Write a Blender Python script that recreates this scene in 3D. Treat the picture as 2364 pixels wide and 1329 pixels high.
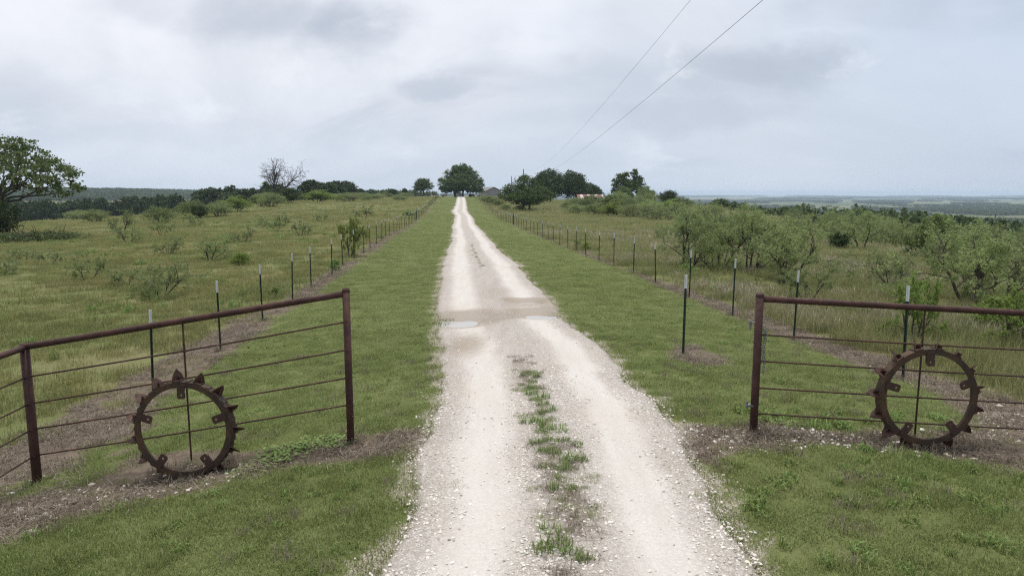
import bpy, math, random
import numpy as np
from math import radians, sin, cos, pi

# ================================================================ camera, sky, sun, exposure
scene = bpy.context.scene
for o in list(bpy.data.objects):
    bpy.data.objects.remove(o)
COL = scene.collection
CAM_Z = 2.75
cam_d = bpy.data.cameras.new('camera'); cam = bpy.data.objects.new('camera', cam_d); COL.objects.link(cam)
cam.location = (0, 0, CAM_Z)
cam.rotation_euler = (radians(90)-math.atan(217.5/1600.0), 0, 0)
cam_d.sensor_width = 36.0; cam_d.lens = 36.0*1600.0/2364.0
cam_d.clip_start = 0.1; cam_d.clip_end = 60000
scene.camera = cam

SUN_EL = 79.0
world = bpy.data.worlds.new('World'); scene.world = world; world.use_nodes = True

class NT:
    """small helper for node trees"""
    def __init__(s, tree): s.t = tree; s.n = tree.nodes; s.l = tree.links
    def node(s, typ, **kw):
        nd = s.n.new(typ)
        for k, v in kw.items():
            if k == 'ins':
                for i, val in v.items(): s.put(nd.inputs[i], val)
            else: setattr(nd, k, v)
        return nd
    def put(s, sock, val):
        if hasattr(val, 'is_output'): s.l.new(val, sock)
        else:
            if isinstance(val, (tuple, list)) and len(val) == 3 and sock.type == 'RGBA': val = (*val, 1)
            sock.default_value = val
    def math(s, op, a, b=0.0, c=0.0, clamp=False):
        nd = s.node('ShaderNodeMath', operation=op, use_clamp=clamp); s.put(nd.inputs[0], a); s.put(nd.inputs[1], b)
        if len(nd.inputs) > 2: s.put(nd.inputs[2], c)
        return nd.outputs[0]
    def vmath(s, op, a, b=(0, 0, 0)):
        nd = s.node('ShaderNodeVectorMath', operation=op); s.put(nd.inputs[0], a)
        if op == 'SCALE': s.put(nd.inputs['Scale'], b)
        else: s.put(nd.inputs[1], b)
        return nd.outputs[0]
    def mix(s, f, a, b, mode='MIX'):
        nd = s.node('ShaderNodeMix', data_type='RGBA', blend_type=mode); s.put(nd.inputs[0], f); s.put(nd.inputs[6], a); s.put(nd.inputs[7], b)
        return nd.outputs[2]
    def noise(s, vec, scale, detail=4.0, rough=0.55, dist=0.0, out='Fac'):
        nd = s.node('ShaderNodeTexNoise'); s.put(nd.inputs['Vector'], vec); nd.inputs['Scale'].default_value = scale
        nd.inputs['Detail'].default_value = detail; nd.inputs['Roughness'].default_value = rough; nd.inputs['Distortion'].default_value = dist
        return nd.outputs[out]
    def smooth(s, v, lo, hi, a=0.0, b=1.0):
        nd = s.node('ShaderNodeMapRange', interpolation_type='SMOOTHSTEP'); s.put(nd.inputs[0], v)
        for i, q in zip((1, 2, 3, 4), (lo, hi, a, b)): nd.inputs[i].default_value = q
        return nd.outputs[0]
    def attr(s, name, out='Fac'):
        nd = s.node('ShaderNodeAttribute', attribute_name=name); return nd.outputs[out]

def build_world():
    w = NT(world.node_tree); w.n.clear()
    sky = w.node('ShaderNodeTexSky', sky_type='NISHITA', sun_disc=False)
    sky.sun_elevation = radians(SUN_EL); sky.sun_rotation = 0.0; sky.air_density = 1.0; sky.dust_density = 2.0; sky.ozone_density = 1.0
    tc = w.node('ShaderNodeTexCoord')
    d = tc.outputs['Generated']
    sep = w.node('ShaderNodeSeparateXYZ'); w.put(sep.inputs[0], d)
    zz = w.math('ADD', w.math('MAXIMUM', sep.outputs[2], 0.0), 0.34)
    px = w.math('DIVIDE', sep.outputs[0], zz); py = w.math('DIVIDE', sep.outputs[1], zz)
    comb = w.node('ShaderNodeCombineXYZ'); w.put(comb.inputs[0], px); w.put(comb.inputs[1], py)
    p = comb.outputs[0]
    # thin high veil that hides most of the blue, thinner towards +x
    veil = w.noise(w.vmath('ADD', p, (3.1, 7.4, 0)), 0.45, 5, 0.5, 0.6)
    veil = w.math('SUBTRACT', veil, w.math('MULTIPLY', sep.outputs[0], 0.42))
    veil = w.smooth(veil, 0.08, 0.66, 0.42, 0.97)
    soft = w.noise(w.vmath('ADD', p, (12.0, 2.0, 0)), 1.3, 7, 0.55, 0.8)
    pale = w.mix(w.smooth(soft, 0.33, 0.68), (6.6, 6.9, 7.5), (8.05, 8.25, 8.8))
    blue = w.mix(0.6, sky.outputs[0], (3.7, 5.2, 7.2))
    base = w.mix(veil, blue, pale)
    # grey undersides of low cloud, scattered over the whole sky
    sq = w.vmath('MULTIPLY', p, (0.75, 1.0, 1.0))
    g = w.noise(w.vmath('ADD', sq, CLOUD_OFF), 2.0, 7, 0.52, 0.7)
    gd = w.math('MULTIPLY', w.smooth(g, 0.52, 0.74), 0.45)
    # the larger banks: where they hang in the sky (x/y, z/y), their half-width, half-height and weight
    fy = w.math('MAXIMUM', sep.outputs[1], 0.05); U0 = w.math('DIVIDE', sep.outputs[0], fy); V0 = w.math('DIVIDE', sep.outputs[2], fy)
    cv = w.node('ShaderNodeCombineXYZ'); w.put(cv.inputs[0], U0); w.put(cv.inputs[1], w.math('MULTIPLY', V0, 1.6)); cw = cv.outputs[0]
    wa = w.noise(cw, 7.0, 6, 0.55); wb = w.noise(w.vmath('ADD', cw, (9.0, 4.0, 2.0)), 7.0, 6, 0.55)
    U = w.math('ADD', U0, w.math('MULTIPLY', w.math('SUBTRACT', wa, 0.5), 0.16)); V = w.math('ADD', V0, w.math('MULTIPLY', w.math('SUBTRACT', wb, 0.5), 0.09))
    tot = gd
    for (u0, v0, su, sv, k) in CLOUD_BANKS:
        a = w.math('DIVIDE', w.math('SUBTRACT', U, u0), su); b = w.math('DIVIDE', w.math('SUBTRACT', V, v0), sv)
        r2 = w.math('ADD', w.math('MULTIPLY', a, a), w.math('MULTIPLY', b, b))
        tot = w.math('MAXIMUM', tot, w.math('MULTIPLY', w.math('EXPONENT', w.math('MULTIPLY', w.math('MULTIPLY', r2, r2), -0.55)), k))
    body = w.smooth(w.noise(w.vmath('ADD', cw, (1.0, 7.0, 5.0)), 5.0, 7, 0.6), 0.25, 0.62, 0.45, 1.0)
    grey = w.mix(w.math('MULTIPLY', w.math('MULTIPLY', tot, 1.02), body), base, (3.9, 4.45, 5.4))
    # bright tufts
    t = w.noise(w.vmath('ADD', p, (5.0, 31.0, 0)), 2.1, 9, 0.58, 0.5)
    td = w.smooth(t, 0.58, 0.74)
    grey = w.mix(w.math('MULTIPLY', td, 0.60), grey, (9.0, 9.2, 9.6))
    # denser air low down
    low = w.smooth(sep.outputs[2], -0.02, 0.20, 1.0, 0.0)
    col = w.mix(w.math('MULTIPLY', low, 0.66), grey, (4.95, 5.75, 6.9))
    bg = w.node('ShaderNodeBackground'); w.put(bg.inputs[0], col); bg.inputs[1].default_value = 0.0515
    out = w.node('ShaderNodeOutputWorld'); w.l.new(bg.outputs[0], out.inputs[0])
CLOUD_OFF = (6.0, 4.6, 0.0)
CLOUD_BANKS = ((-.37, .245, .095, .040, .62), (-.22, .225, .085, .040, .80), (-.12, .152, .060, .014, .55), (-.50, .26, .07, .03, .35),
    (.36, .175, .120, .032, .70), (.22, .110, .160, .022, .50), (.30, .150, .10, .03, .45), (.48, .260, .120, .035, .45), (.13, .155, .09, .03, .35), (-.72, .12, .08, .05, .35), (-.55, .085, .16, .015, .25))
build_world()

sun_d = bpy.data.lights.new('sun', 'SUN'); sun = bpy.data.objects.new('sun', sun_d); COL.objects.link(sun)
sun_d.energy = 1.5; sun_d.angle = radians(10.0); sun_d.color = (1.0, 0.955, 0.89)
sun.rotation_euler = (radians(-(90-SUN_EL)), radians(2.0), 0); sun.location = (0, 30, 60)

vs = scene.view_settings
vs.view_transform = 'Standard'; vs.look = 'None'; vs.gamma = 1.0; vs.use_curve_mapping = False; vs.exposure = 1.15
scene.cycles.use_denoising = False; scene.cycles.pixel_filter_type = 'BLACKMAN_HARRIS'; scene.cycles.filter_width = 1.25
scene.cycles.max_bounces = 6; scene.cycles.diffuse_bounces = 3; scene.cycles.glossy_bounces = 2
scene.cycles.transmission_bounces = 3; scene.cycles.transparent_max_bounces = 6; scene.cycles.volume_bounces = 1

# ================================================================ numbers: noise, terrain, zones
def vnoise(x, y, seed=0):
    """value noise in 0..1"""
    x = np.asarray(x, float); y = np.asarray(y, float)
    xi = np.floor(x).astype(np.int64); yi = np.floor(y).astype(np.int64); fx = x-xi; fy = y-yi
    fx = fx*fx*(3-2*fx); fy = fy*fy*(3-2*fy)
    def hsh(a, b):
        n = (a*374761393+b*668265263+seed*1274126177) & 0x7fffffff
        n = ((n ^ (n >> 13))*1274126177) & 0x7fffffff
        return ((n ^ (n >> 16)) & 0xffff)/65535.0
    return (hsh(xi, yi)*(1-fx)+hsh(xi+1, yi)*fx)*(1-fy)+(hsh(xi, yi+1)*(1-fx)+hsh(xi+1, yi+1)*fx)*fy
def fbm(x, y, sc, oct=4, seed=0):
    s = 0; a = 0.5; t = 0
    for k in range(oct):
        s = s+a*vnoise(np.asarray(x)*sc, np.asarray(y)*sc, seed+k*17); t += a; a *= 0.5; sc *= 2.03
    return s/t
UK = np.array([-2500,-900,-640,-400,-160,-82,-44,-25,-12,-4.6,-1.3,1.1,3.4,7.4,14,28,60,120,250,600,1500.])
YK = np.array([-60,2,7.5,11.5,18,30,50,71,100,134,180,240,300,340,450,800,1600,3200.])
ZT = np.array([
 #-2500 -900 -640 -400 -160  -82  -44  -25  -12  -4.6 -1.3  1.1  3.4  7.4   14   28   60  120  250  600 1500
 [-20,-12,-10,-8,-4.5,-3,-2,-1.4,-0.95,-0.4,-0.05,0.02,0.12,-0.02,-0.15,-0.6,-3,-11,-24,-40,-44],
 [-20,-12,-10,-8,-4.5,-3,-2,-1.4,-0.95,-0.42,-0.05,0.02,0.12,-0.02,-0.15,-0.6,-3,-11,-24,-40,-44],
 [-20,-12,-10,-8,-4.5,-3,-2,-1.4,-0.95,-0.44,-0.01,0.02,0.14,-0.04,-0.2,-0.6,-3,-11,-24,-40,-44],
 [-20,-12,-10,-8,-4.5,-3,-2,-1.4,-0.95,-0.57,-0.33,-0.15,-0.13,-0.27,-0.37,-0.7,-3.2,-11,-24,-40,-44],
 [-20,-12,-10,-8,-4.5,-3,-1.9,-1.3,-0.95,-0.57,-0.46,-0.36,-0.34,-0.41,-0.5,-0.9,-3.4,-11,-24,-40,-44],
 [-20,-12,-10,-8,-4.5,-2.9,-1.8,-1.2,-0.9,-0.58,-0.53,-0.48,-0.48,-0.55,-0.7,-1,-3.6,-11,-24,-40,-44],
 [-20,-12,-10,-8,-4.4,-2.7,-1.8,-1.2,-0.9,-0.62,-0.64,-0.65,-0.7,-0.88,-1,-1.3,-4,-11,-24,-40,-44],
 [-20,-12,-10,-8,-4.4,-2.6,-1.8,-1.3,-1,-0.85,-0.9,-0.95,-1,-1.22,-1.3,-1.6,-4.2,-11,-24,-40,-44],
 [-20,-12,-10,-8,-4.2,-2.6,-1.5,-1.1,-1.1,-1.1,-1.2,-1.25,-1.3,-1.5,-1.5,-1.6,-3.8,-13,-26,-40,-44],
 [-20,-12,-10,-8,-5.2,-2.9,-0.9,-0.6,-0.8,-1,-1.15,-1.3,-1.4,-1.7,-1.8,-1.7,-2.6,-13,-26,-40,-44],
 [-20,-12,-10,-8,-6.6,-3.2,0.2,0.3,0.1,-0.25,-0.4,-0.5,-0.55,-0.62,-1.1,-1.2,-0.6,-15,-29,-40,-44],
 [-20,-12,-12,-12,-8.6,-3.4,0.5,0.7,0.6,0.45,0.35,0.3,0.3,0.3,0.1,0.1,-1.2,-15,-29,-40,-44],
 [-22,-12,-12.5,-13,-10.2,-3.2,0.5,1,1.2,1.25,1.25,1.25,1.25,1.25,1.1,0.8,-2.5,-15,-29,-40,-44],
 [-22,-12,-12.5,-13,-10.2,-3.2,0.5,1,1.2,1.3,1.3,1.3,1.3,1.3,1.2,0.9,-2.5,-15,-29,-40,-44],
 [-22,-12,-13,-14,-11,-5,-1,0.2,0.6,0.8,0.8,0.8,0.8,0.8,0.6,0.3,-2,-18,-31,-40,-44],
 [-10,-10,-14,-15,-12,-10,-7,-6,-5,-5,-5,-5,-5,-5,-5,-6,-10,-20,-32,-42,-44],
 [2,7.5,-4,-14,-14,-9,-14,-16,-17,-18,-18,-18,-18,-18,-18,-20,-24,-30,-38,-43,-44],
 [0,-5,-8,-10,-8,-22,-30,-35,-38,-40,-40,-40,-40,-40,-40,-40,-42,-43,-44,-44,-44],
])
_yt = np.arcsinh((YK+0.0)/8.0); 
def _slopes(x, y):
    d = np.diff(y, axis=-1)/np.diff(x); m = np.zeros_like(y)
    a, b = d[..., :-1], d[..., 1:]
    ok = (a*b) > 0
    m[..., 1:-1] = np.where(ok, 2*a*b/np.where(ok, a+b, 1), 0)
    m[..., 0] = d[..., 0]; m[..., -1] = d[..., -1]
    return m
def _herm(t, h, y0, y1, m0, m1):
    t2 = t*t; t3 = t2*t
    return (2*t3-3*t2+1)*y0+(t3-2*t2+t)*h*m0+(-2*t3+3*t2)*y1+(t3-t2)*h*m1
_ut = np.arcsinh((UK-1.1)/4.0)
_MY = _slopes(_yt, ZT.T)           # slopes along y, per station
def axis_x(y):
    """x of the middle line of the lane corridor (u = 0)"""
    return -0.082*np.clip(y, -60, 420)
def bump(x, y, cx, cy, rx, ry):
    return np.exp(-(((x-cx)/rx)**2+((y-cy)/ry)**2))
def ground_base(x, y):
    x = np.asarray(x, float); y = np.asarray(y, float)
    u = np.arcsinh((np.clip(x-axis_x(y), UK[0], UK[-1])-1.1)/4.0); v = np.arcsinh(np.clip(y, YK[0], YK[-1])/8.0)
    j = np.clip(np.searchsorted(_yt, v)-1, 0, len(_yt)-2); h = _yt[j+1]-_yt[j]; t = (v-_yt[j])/h
    Z = ZT.T
    P = _herm(t[..., None], h[..., None], Z[:, j].T.swapaxes(0, -1).T if False else np.moveaxis(Z[:, j], 0, -1), np.moveaxis(Z[:, j+1], 0, -1), np.moveaxis(_MY[:, j], 0, -1), np.moveaxis(_MY[:, j+1], 0, -1))
    M = _slopes(_ut, P)
    i = np.clip(np.searchsorted(_ut, u)-1, 0, len(_ut)-2); hu = _ut[i+1]-_ut[i]; s = (u-_ut[i])/hu
    tk = lambda A, k: np.take_along_axis(A, k[..., None], -1)[..., 0]
    return _herm(s, hu, tk(P, i), tk(P, i+1), tk(M, i), tk(M, i+1))
def sst(v, a, b):
    t = np.clip((np.asarray(v, float)-a)/(b-a), 0, 1); return t*t*(3-2*t)
# fences (straight lines), road edges (y, left x, right x)
def fence_l(y): return -4.997-0.0879*np.asarray(y, float)
def fence_r(y): return 7.153-0.0748*np.asarray(y, float)
RE = np.array([(-12,-1.1,2.0),(4.7,-.98,1.82),(5.5,-.95,1.80),(6.4,-1.0,1.80),(7.0,-1.06,1.82),(7.8,-1.06,1.86),(9.8,-1.15,1.88),(13.5,-1.47,1.76),(16.6,-1.82,1.40),
 (20,-2.26,1.26),(25.3,-2.69,.84),(34.5,-3.41,-.04),(48.5,-4.44,-1.28),(62,-5.38,-2.24),(86.5,-7.49,-4.35),(113,-9.48,-6.22),(132,-11.0,-7.7),(150,-13.3,-9.35),(160,-13.6,-10.1),
 (185,-15.2,-11.9),(215,-17.4,-14.0),(249,-19.92,-16.4),(282,-22.3,-18.9),(306,-24.2,-20.8)])
def road_edges(y):
    y = np.asarray(y, float)
    l = np.interp(y, RE[:, 0], RE[:, 1]); r = np.interp(y, RE[:, 0], RE[:, 2])
    g = np.clip(y/40, 0.25, 3.0)
    l = l+(fbm(y, y*0+1.3, 0.9, 4, 5)-.5)*0.30+(fbm(y, y*0+9.3, 0.12, 2, 6)-.5)*0.35*np.clip(y/30, 0, 1)
    r = r+(fbm(y, y*0+4.7, 0.8, 4, 8)-.5)*0.34+(fbm(y, y*0+2.9, 0.12, 2, 9)-.5)*0.35*np.clip(y/30, 0, 1)
    return l, r
def poly_sd(x, y, P):
    """signed distance to a polygon, negative inside"""
    x = np.asarray(x, float); y = np.asarray(y, float)
    d = np.full(x.shape, 1e9); ins = np.zeros(x.shape, bool); n = len(P)
    for i in range(n):
        ax, ay = P[i]; bx, by = P[(i+1) % n]; ex, ey = bx-ax, by-ay
        t = np.clip(((x-ax)*ex+(y-ay)*ey)/(ex*ex+ey*ey+1e-12), 0, 1)
        d = np.minimum(d, np.hypot(x-ax-t*ex, y-ay-t*ey))
        c = ((ay > y) != (by > y)) & (x < (bx-ax)*(y-ay)/(by-ay+1e-12)+ax); ins ^= c
    return np.where(ins, -d, d)
DIRT_L = [(-9,3.6),(-4.57,5.82),(-4.22,6.19),(-3.71,6.39),(-3.17,6.59),(-2.75,6.76),(-2.16,6.86),(-1.56,6.97),(-.95,6.99),(-.9,7.97),(-1.39,7.87),(-1.77,7.76),(-2.2,7.65),(-2.64,7.5),
 (-3.01,7.43),(-3.53,7.71),(-4.13,7.9),(-4.57,7.86),(-5.0,9.0),(-5.5,10.4),(-7.1,11.0),(-6.7,9.4),(-6.4,8.1),(-8,7),(-10,6)]
DIRT_R = [(1.7,7.0),(1.9,6.3),(2.28,6.74),(2.75,6.82),(3.28,7.02),(3.69,6.93),(4.21,6.82),(4.59,6.58),(5.05,6.53),(9,6.1),(9.5,9.2),(7.2,9.4),(6.5,10.2),(5.95,9.23),(5.65,8.24),
 (4.92,7.83),(4.21,7.48),(3.73,7.48),(3.28,7.57),(2.72,7.51),(2.25,7.59),(1.7,7.74)]
DIRT_P = [(2.87,12.9),(3.57,13.38),(3.91,12.15),(3.36,11.47),(2.9,11.97)]
def dirt_mask(x, y):
    x = np.asarray(x, float); y = np.asarray(y, float)
    w = (fbm(x, y, 1.7, 4, 21)-.5)*0.9
    d = np.minimum(np.minimum(poly_sd(x, y, DIRT_L), poly_sd(x, y, DIRT_R)), poly_sd(x, y, DIRT_P))
    m = (1-sst(d+w*0.45, -0.10, 0.10))*(1-.75*sst(fbm(x, y, .8, 3, 23), .60, .72))
    dl = x-fence_l(y); dr = x-fence_r(y)
    far = sst(y, 13, 27)
    lo = -0.95*(1-far)-0.28*far; hi = 0.28+0.25*far
    sl = sst(dl+w*.6, lo-.25, lo+.1)*(1-sst(dl+w*.35, hi-.1, hi+.1))*sst(y, 7.5, 9)
    ro = 0.80*(1-far)+.35*far
    sr = sst(dr+w*.35, -.22, -.02)*(1-sst(dr+w*.6, ro-.1, ro+.25))*sst(y, 8, 9.5)
    fade = (1-sst(y, 300, 320))*(1-.6*sst(fbm(x, y, .6, 3, 25), .56, .70))
    return np.clip(np.maximum(m, np.maximum(sl, sr)*0.95*fade), 0, 1)
def lawn_mask(x, y):
    x = np.asarray(x, float); y = np.asarray(y, float)
    a = sst(x-fence_l(y), -.1, .3)*(1-sst(x-fence_r(y), -.2, .2))
    front = 1-sst(y, 7.2, 8.2)
    return np.clip(np.maximum(a, front), 0, 1)*(1-sst(y, 330, 360))
def verge_mask(x, y):
    l, r = road_edges(y); o = np.maximum(l-x, x-r); n = fbm(x, y, 2.6, 4, 51)
    return np.clip(1-(o-.02)/(.08+.42*sst(n, .40, .80)), 0, 1)*(np.asarray(y) < 300)
def road_in(x, y, grow=0.0):
    l, r = road_edges(y); return (x > l-grow) & (x < r+grow) & (y < 300)
PUD = [(-1.14,16.68,.56,.44,.085),(.83,17.45,.56,.34,.080),(.45,19.80,.42,.16,.050)]      # puddles: x, y, rx, ry, depth
def ground_z(x, y):
    x = np.asarray(x, float); y = np.asarray(y, float)
    z = ground_base(x, y)
    amp = sst(np.hypot(x, y), 2, 60)
    lw = lawn_mask(x, y)
    z = z+(fbm(x, y, .55, 3, 31)-.5)*(.05+.16*(1-lw)*amp)+(fbm(x, y, 2.2, 2, 33)-.5)*.03-.085*bump(x, y, -3.5, 7.0, .9, .42)-.05*bump(x, y, 4.45, 7.1, .8, .35)
    return z
def road_z(x, y):
    l, r = road_edges(y); t = np.clip((x-l)/(r-l), 0, 1)
    tr = np.exp(-((t-.25)/.10)**2)+np.exp(-((t-.76)/.10)**2)
    z = ground_base(x, y)+(fbm(x, y, .55, 3, 31)-.5)*.05+.035+.03*np.sin(pi*t)-.028*tr+(fbm(x, y, 3.1, 3, 41)-.5)*.030+np.clip(y/300, 0, 1)*.06
    for (px, py, rx, ry, dp) in PUD:
        q = ((x-px)/(rx*1.25))**2+((y-py)/(ry*1.3))**2+(fbm(x, y, 3.0, 3, 43)-.5)*.9
        z = z-dp*2.0*np.exp(-np.clip(q, 0, 50)*.9)
    edge = np.minimum(t, 1-t)
    return z-.075*(1-sst(edge, 0, .05))

# ================================================================ mesh helpers
def mesh_np(name, V, faces, smooth=False, attrs=None):
    V = np.ascontiguousarray(V, np.float32)
    if not isinstance(faces, list): faces = [faces]
    faces = [np.asarray(f, np.int32) for f in faces if len(f)]
    me = bpy.data.meshes.new(name); me.vertices.add(len(V)); me.vertices.foreach_set('co', V.ravel())
    nl = sum(f.size for f in faces); npoly = sum(len(f) for f in faces)
    if npoly:
        me.loops.add(nl); me.loops.foreach_set('vertex_index', np.concatenate([f.ravel() for f in faces]))
        tot = np.concatenate([np.full(len(f), f.shape[1], np.int32) for f in faces]); st = np.concatenate([[0], np.cumsum(tot)[:-1]]).astype(np.int32)
        me.polygons.add(npoly); me.polygons.foreach_set('loop_start', st); me.polygons.foreach_set('loop_total', tot)
        me.polygons.foreach_set('use_smooth', np.full(npoly, smooth, bool))
    for k, a in (attrs or {}).items():
        a = np.asarray(a); 
        if a.ndim == 2: me.attributes.new(k, 'FLOAT_VECTOR', 'POINT').data.foreach_set('vector', a.astype(np.float32).ravel())
        elif a.dtype.kind == 'i': me.attributes.new(k, 'INT', 'POINT').data.foreach_set('value', a.astype(np.int32))
        else: me.attributes.new(k, 'FLOAT', 'POINT').data.foreach_set('value', a.astype(np.float32))
    me.update(calc_edges=True); me.validate()
    return me
def link(name, data, parent=None, loc=None, rot=None):
    o = bpy.data.objects.new(name, data); COL.objects.link(o)
    if parent is not None: o.parent = parent
    if loc is not None: o.location = loc
    if rot is not None: o.rotation_euler = rot
    return o
def tag(o, label=None, cat=None, group=None, kind=None):
    if label: o['label'] = label
    if cat: o['category'] = cat
    if group: o['group'] = group
    if kind: o['kind'] = kind
    return o
def thing(name, label, cat, loc=(0, 0, 0), rz=0.0, group=None):
    o = link(name, None, None, loc, (0, 0, rz)); o.empty_display_size = .2
    return tag(o, label, cat, group)
class MB:
    """collects verts and faces for one mesh"""
    def __init__(s): s.v = []; s.q = []; s.t = []; s.n = 0; s.ng = []
    def add(s, V, Q=(), T=()):
        V = np.asarray(V, float).reshape(-1, 3)
        if len(Q): s.q.append(np.asarray(Q, int)+s.n)
        if len(T): s.t.append(np.asarray(T, int)+s.n)
        s.v.append(V); s.n += len(V); return s
    def box(s, c, size, rot=None):
        x, y, z = [k/2 for k in size]
        V = np.array([(-x,-y,-z),(x,-y,-z),(x,y,-z),(-x,y,-z),(-x,-y,z),(x,-y,z),(x,y,z),(-x,y,z)])
        if rot is not None: V = V@np.asarray(rot).T
        return s.add(V+np.asarray(c, float), [(0,3,2,1),(4,5,6,7),(0,1,5,4),(1,2,6,5),(2,3,7,6),(3,0,4,7)])
    def tube(s, P, r, n=8, cap=True):
        P = np.asarray(P, float); k = len(P); r = np.broadcast_to(np.asarray(r, float), (k,))
        T = np.gradient(P, axis=0); T /= np.linalg.norm(T, axis=1)[:, None]+1e-12
        a = np.array([0, 0, 1.]) if abs(T[0, 2]) < .9 else np.array([1., 0, 0])
        U = np.empty_like(P); u = a-T[0]*(a@T[0]); u /= np.linalg.norm(u); U[0] = u
        for i in range(1, k):
            u = u-T[i]*(u@T[i]); nn = np.linalg.norm(u); u = u/nn if nn > 1e-9 else U[i-1]; U[i] = u
        W = np.cross(T, U); an = np.arange(n)*2*pi/n
        V = P[:, None]+r[:, None, None]*(np.cos(an)[None, :, None]*U[:, None]+np.sin(an)[None, :, None]*W[:, None])
        i = np.arange(k-1)[:, None]*n; j = np.arange(n)[None]; j2 = (j+1) % n
        Q = np.stack([i+j, i+j2, i+n+j2, i+n+j], -1).reshape(-1, 4)
        V = V.reshape(-1, 3); Tt = []
        if cap:
            V = np.vstack([V, P[0], P[-1]]); a0 = k*n; b = (k-1)*n
            Tt = [(a0, (q+1) % n, q) for q in range(n)]+[(a0+1, b+q, b+(q+1) % n) for q in range(n)]
        return s.add(V, Q, Tt)
    def lathe(s, prof, n=12, c=(0, 0, 0), axis='z'):
        prof = np.asarray(prof, float); k = len(prof); an = np.arange(n)*2*pi/n
        V = np.stack([prof[:, 0:1]*np.cos(an), prof[:, 0:1]*np.sin(an), np.repeat(prof[:, 1:2], n, 1)], -1).reshape(-1, 3)
        if axis == 'y': V = V[:, [0, 2, 1]]*np.array([1, 1, 1])
        if axis == 'x': V = V[:, [2, 0, 1]]
        i = np.arange(k-1)[:, None]*n; j = np.arange(n)[None]; j2 = (j+1) % n
        return s.add(V+np.asarray(c, float), np.stack([i+j, i+j2, i+n+j2, i+n+j], -1).reshape(-1, 4))
    def mesh(s, name, smooth=False, attrs=None):
        f = []
        if s.q: f.append(np.vstack(s.q))
        if s.t: f.append(np.vstack(s.t))
        return mesh_np(name, np.vstack(s.v), f, smooth, attrs)
    def build(s, name, mat, parent=None, loc=None, rot=None, smooth=False):
        me = s.mesh(name, smooth); me.materials.append(mat); return link(name, me, parent, loc, rot)

# ================================================================ materials
def mat_new(name):
    m = bpy.data.materials.new(name); m.use_nodes = True; t = NT(m.node_tree); t.n.clear()
    out = t.node('ShaderNodeOutputMaterial'); return m, t, out
def principled(t, out, col, rough=.7, metal=0.0, spec=.3, normal=None):
    b = t.node('ShaderNodeBsdfPrincipled'); t.put(b.inputs['Base Color'], col); t.put(b.inputs['Roughness'], rough)
    t.put(b.inputs['Metallic'], metal); t.put(b.inputs['Specular IOR Level'], spec)
    if normal is not None: t.put(b.inputs['Normal'], normal)
    t.l.new(b.outputs[0], out.inputs[0]); return b
def bump_node(t, h, strength=.5, dist=.02):
    b = t.node('ShaderNodeBump'); t.put(b.inputs['Height'], h); b.inputs['Strength'].default_value = strength; b.inputs['Distance'].default_value = dist
    return b.outputs[0]
def pos(t): return t.node('ShaderNodeNewGeometry').outputs['Position']
def objco(t): return t.node('ShaderNodeTexCoord').outputs['Object']

def leaf_material(name, dark, light, third=None, trans=.35, patch=.0, rough=.6, wide=.14, pscale=.23):
    """leaves and blades: per-face tint, per-plant hue, light passing through"""
    m, t, out = mat_new(name)
    tint = t.attr('tint'); rnd = t.node('ShaderNodeObjectInfo').outputs['Random']
    c = t.mix(tint, dark, light)
    if third is not None:
        n = t.noise(pos(t), pscale, 4, .62); n = t.math('ADD', n, t.math('MULTIPLY', t.math('SUBTRACT', rnd, .5), .35))
        c = t.mix(t.smooth(n, .42, .66, 0, patch), c, third)
    hs = t.node('ShaderNodeHueSaturation'); t.put(hs.inputs['Color'], c)
    t.put(hs.inputs['Value'], t.math('ADD', 1-wide, t.math('MULTIPLY', rnd, 2*wide))); t.put(hs.inputs['Hue'], t.math('ADD', .488, t.math('MULTIPLY', rnd, .024)))
    c = hs.outputs[0]
    b = t.node('ShaderNodeBsdfPrincipled'); t.put(b.inputs['Base Color'], c); b.inputs['Roughness'].default_value = rough; b.inputs['Specular IOR Level'].default_value = .25
    tr = t.node('ShaderNodeBsdfTranslucent'); t.put(tr.inputs[0], c)
    mx = t.node('ShaderNodeMixShader'); mx.inputs[0].default_value = trans; t.l.new(b.outputs[0], mx.inputs[1]); t.l.new(tr.outputs[0], mx.inputs[2])
    t.l.new(mx.outputs[0], out.inputs[0]); return m
def simple(name, col, rough=.6, metal=0., spec=.3, var=.25, scale=8., bump=.0):
    m, t, out = mat_new(name); n = t.noise(objco(t), scale, 5, .6)
    c = t.mix(t.smooth(n, .3, .7), tuple(k*(1-var) for k in col), tuple(min(1, k*(1+var)) for k in col))
    principled(t, out, c, rough, metal, spec, bump_node(t, n, bump, .01) if bump else None); return m

M = {}
M['mesquite'] = leaf_material('mesquite_leaf', (.135,.182,.074), (.290,.350,.152), (.320,.375,.130), .45, .40)
M['bright'] = leaf_material('bright_leaf', (.110,.170,.036), (.250,.320,.080), None, .42)
M['bush'] = leaf_material('bush_leaf', (.080,.120,.042), (.190,.240,.090), (.190,.220,.080), .35, .5)
M['oak'] = leaf_material('oak_leaf', (.042,.072,.022), (.125,.168,.054), None, .28)
M['darkleaf'] = leaf_material('dark_leaf', (.030,.052,.018), (.078,.112,.038), None, .22)
M['leftoak'] = leaf_material('thin_oak_leaf', (.055,.082,.028), (.165,.200,.072), None, .35)
M['woods'] = leaf_material('woods_leaf', (.042,.072,.028), (.112,.155,.060), (.135,.165,.066), .2, .6)
M['lawn'] = leaf_material('lawn_blade', (.128,.180,.052), (.305,.352,.128), (.325,.330,.150), .45, .45, wide=.24, pscale=.55)
M['meadow'] = leaf_material('meadow_blade', (.120,.155,.044), (.275,.288,.115), (.290,.240,.110), .45, .60)
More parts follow.
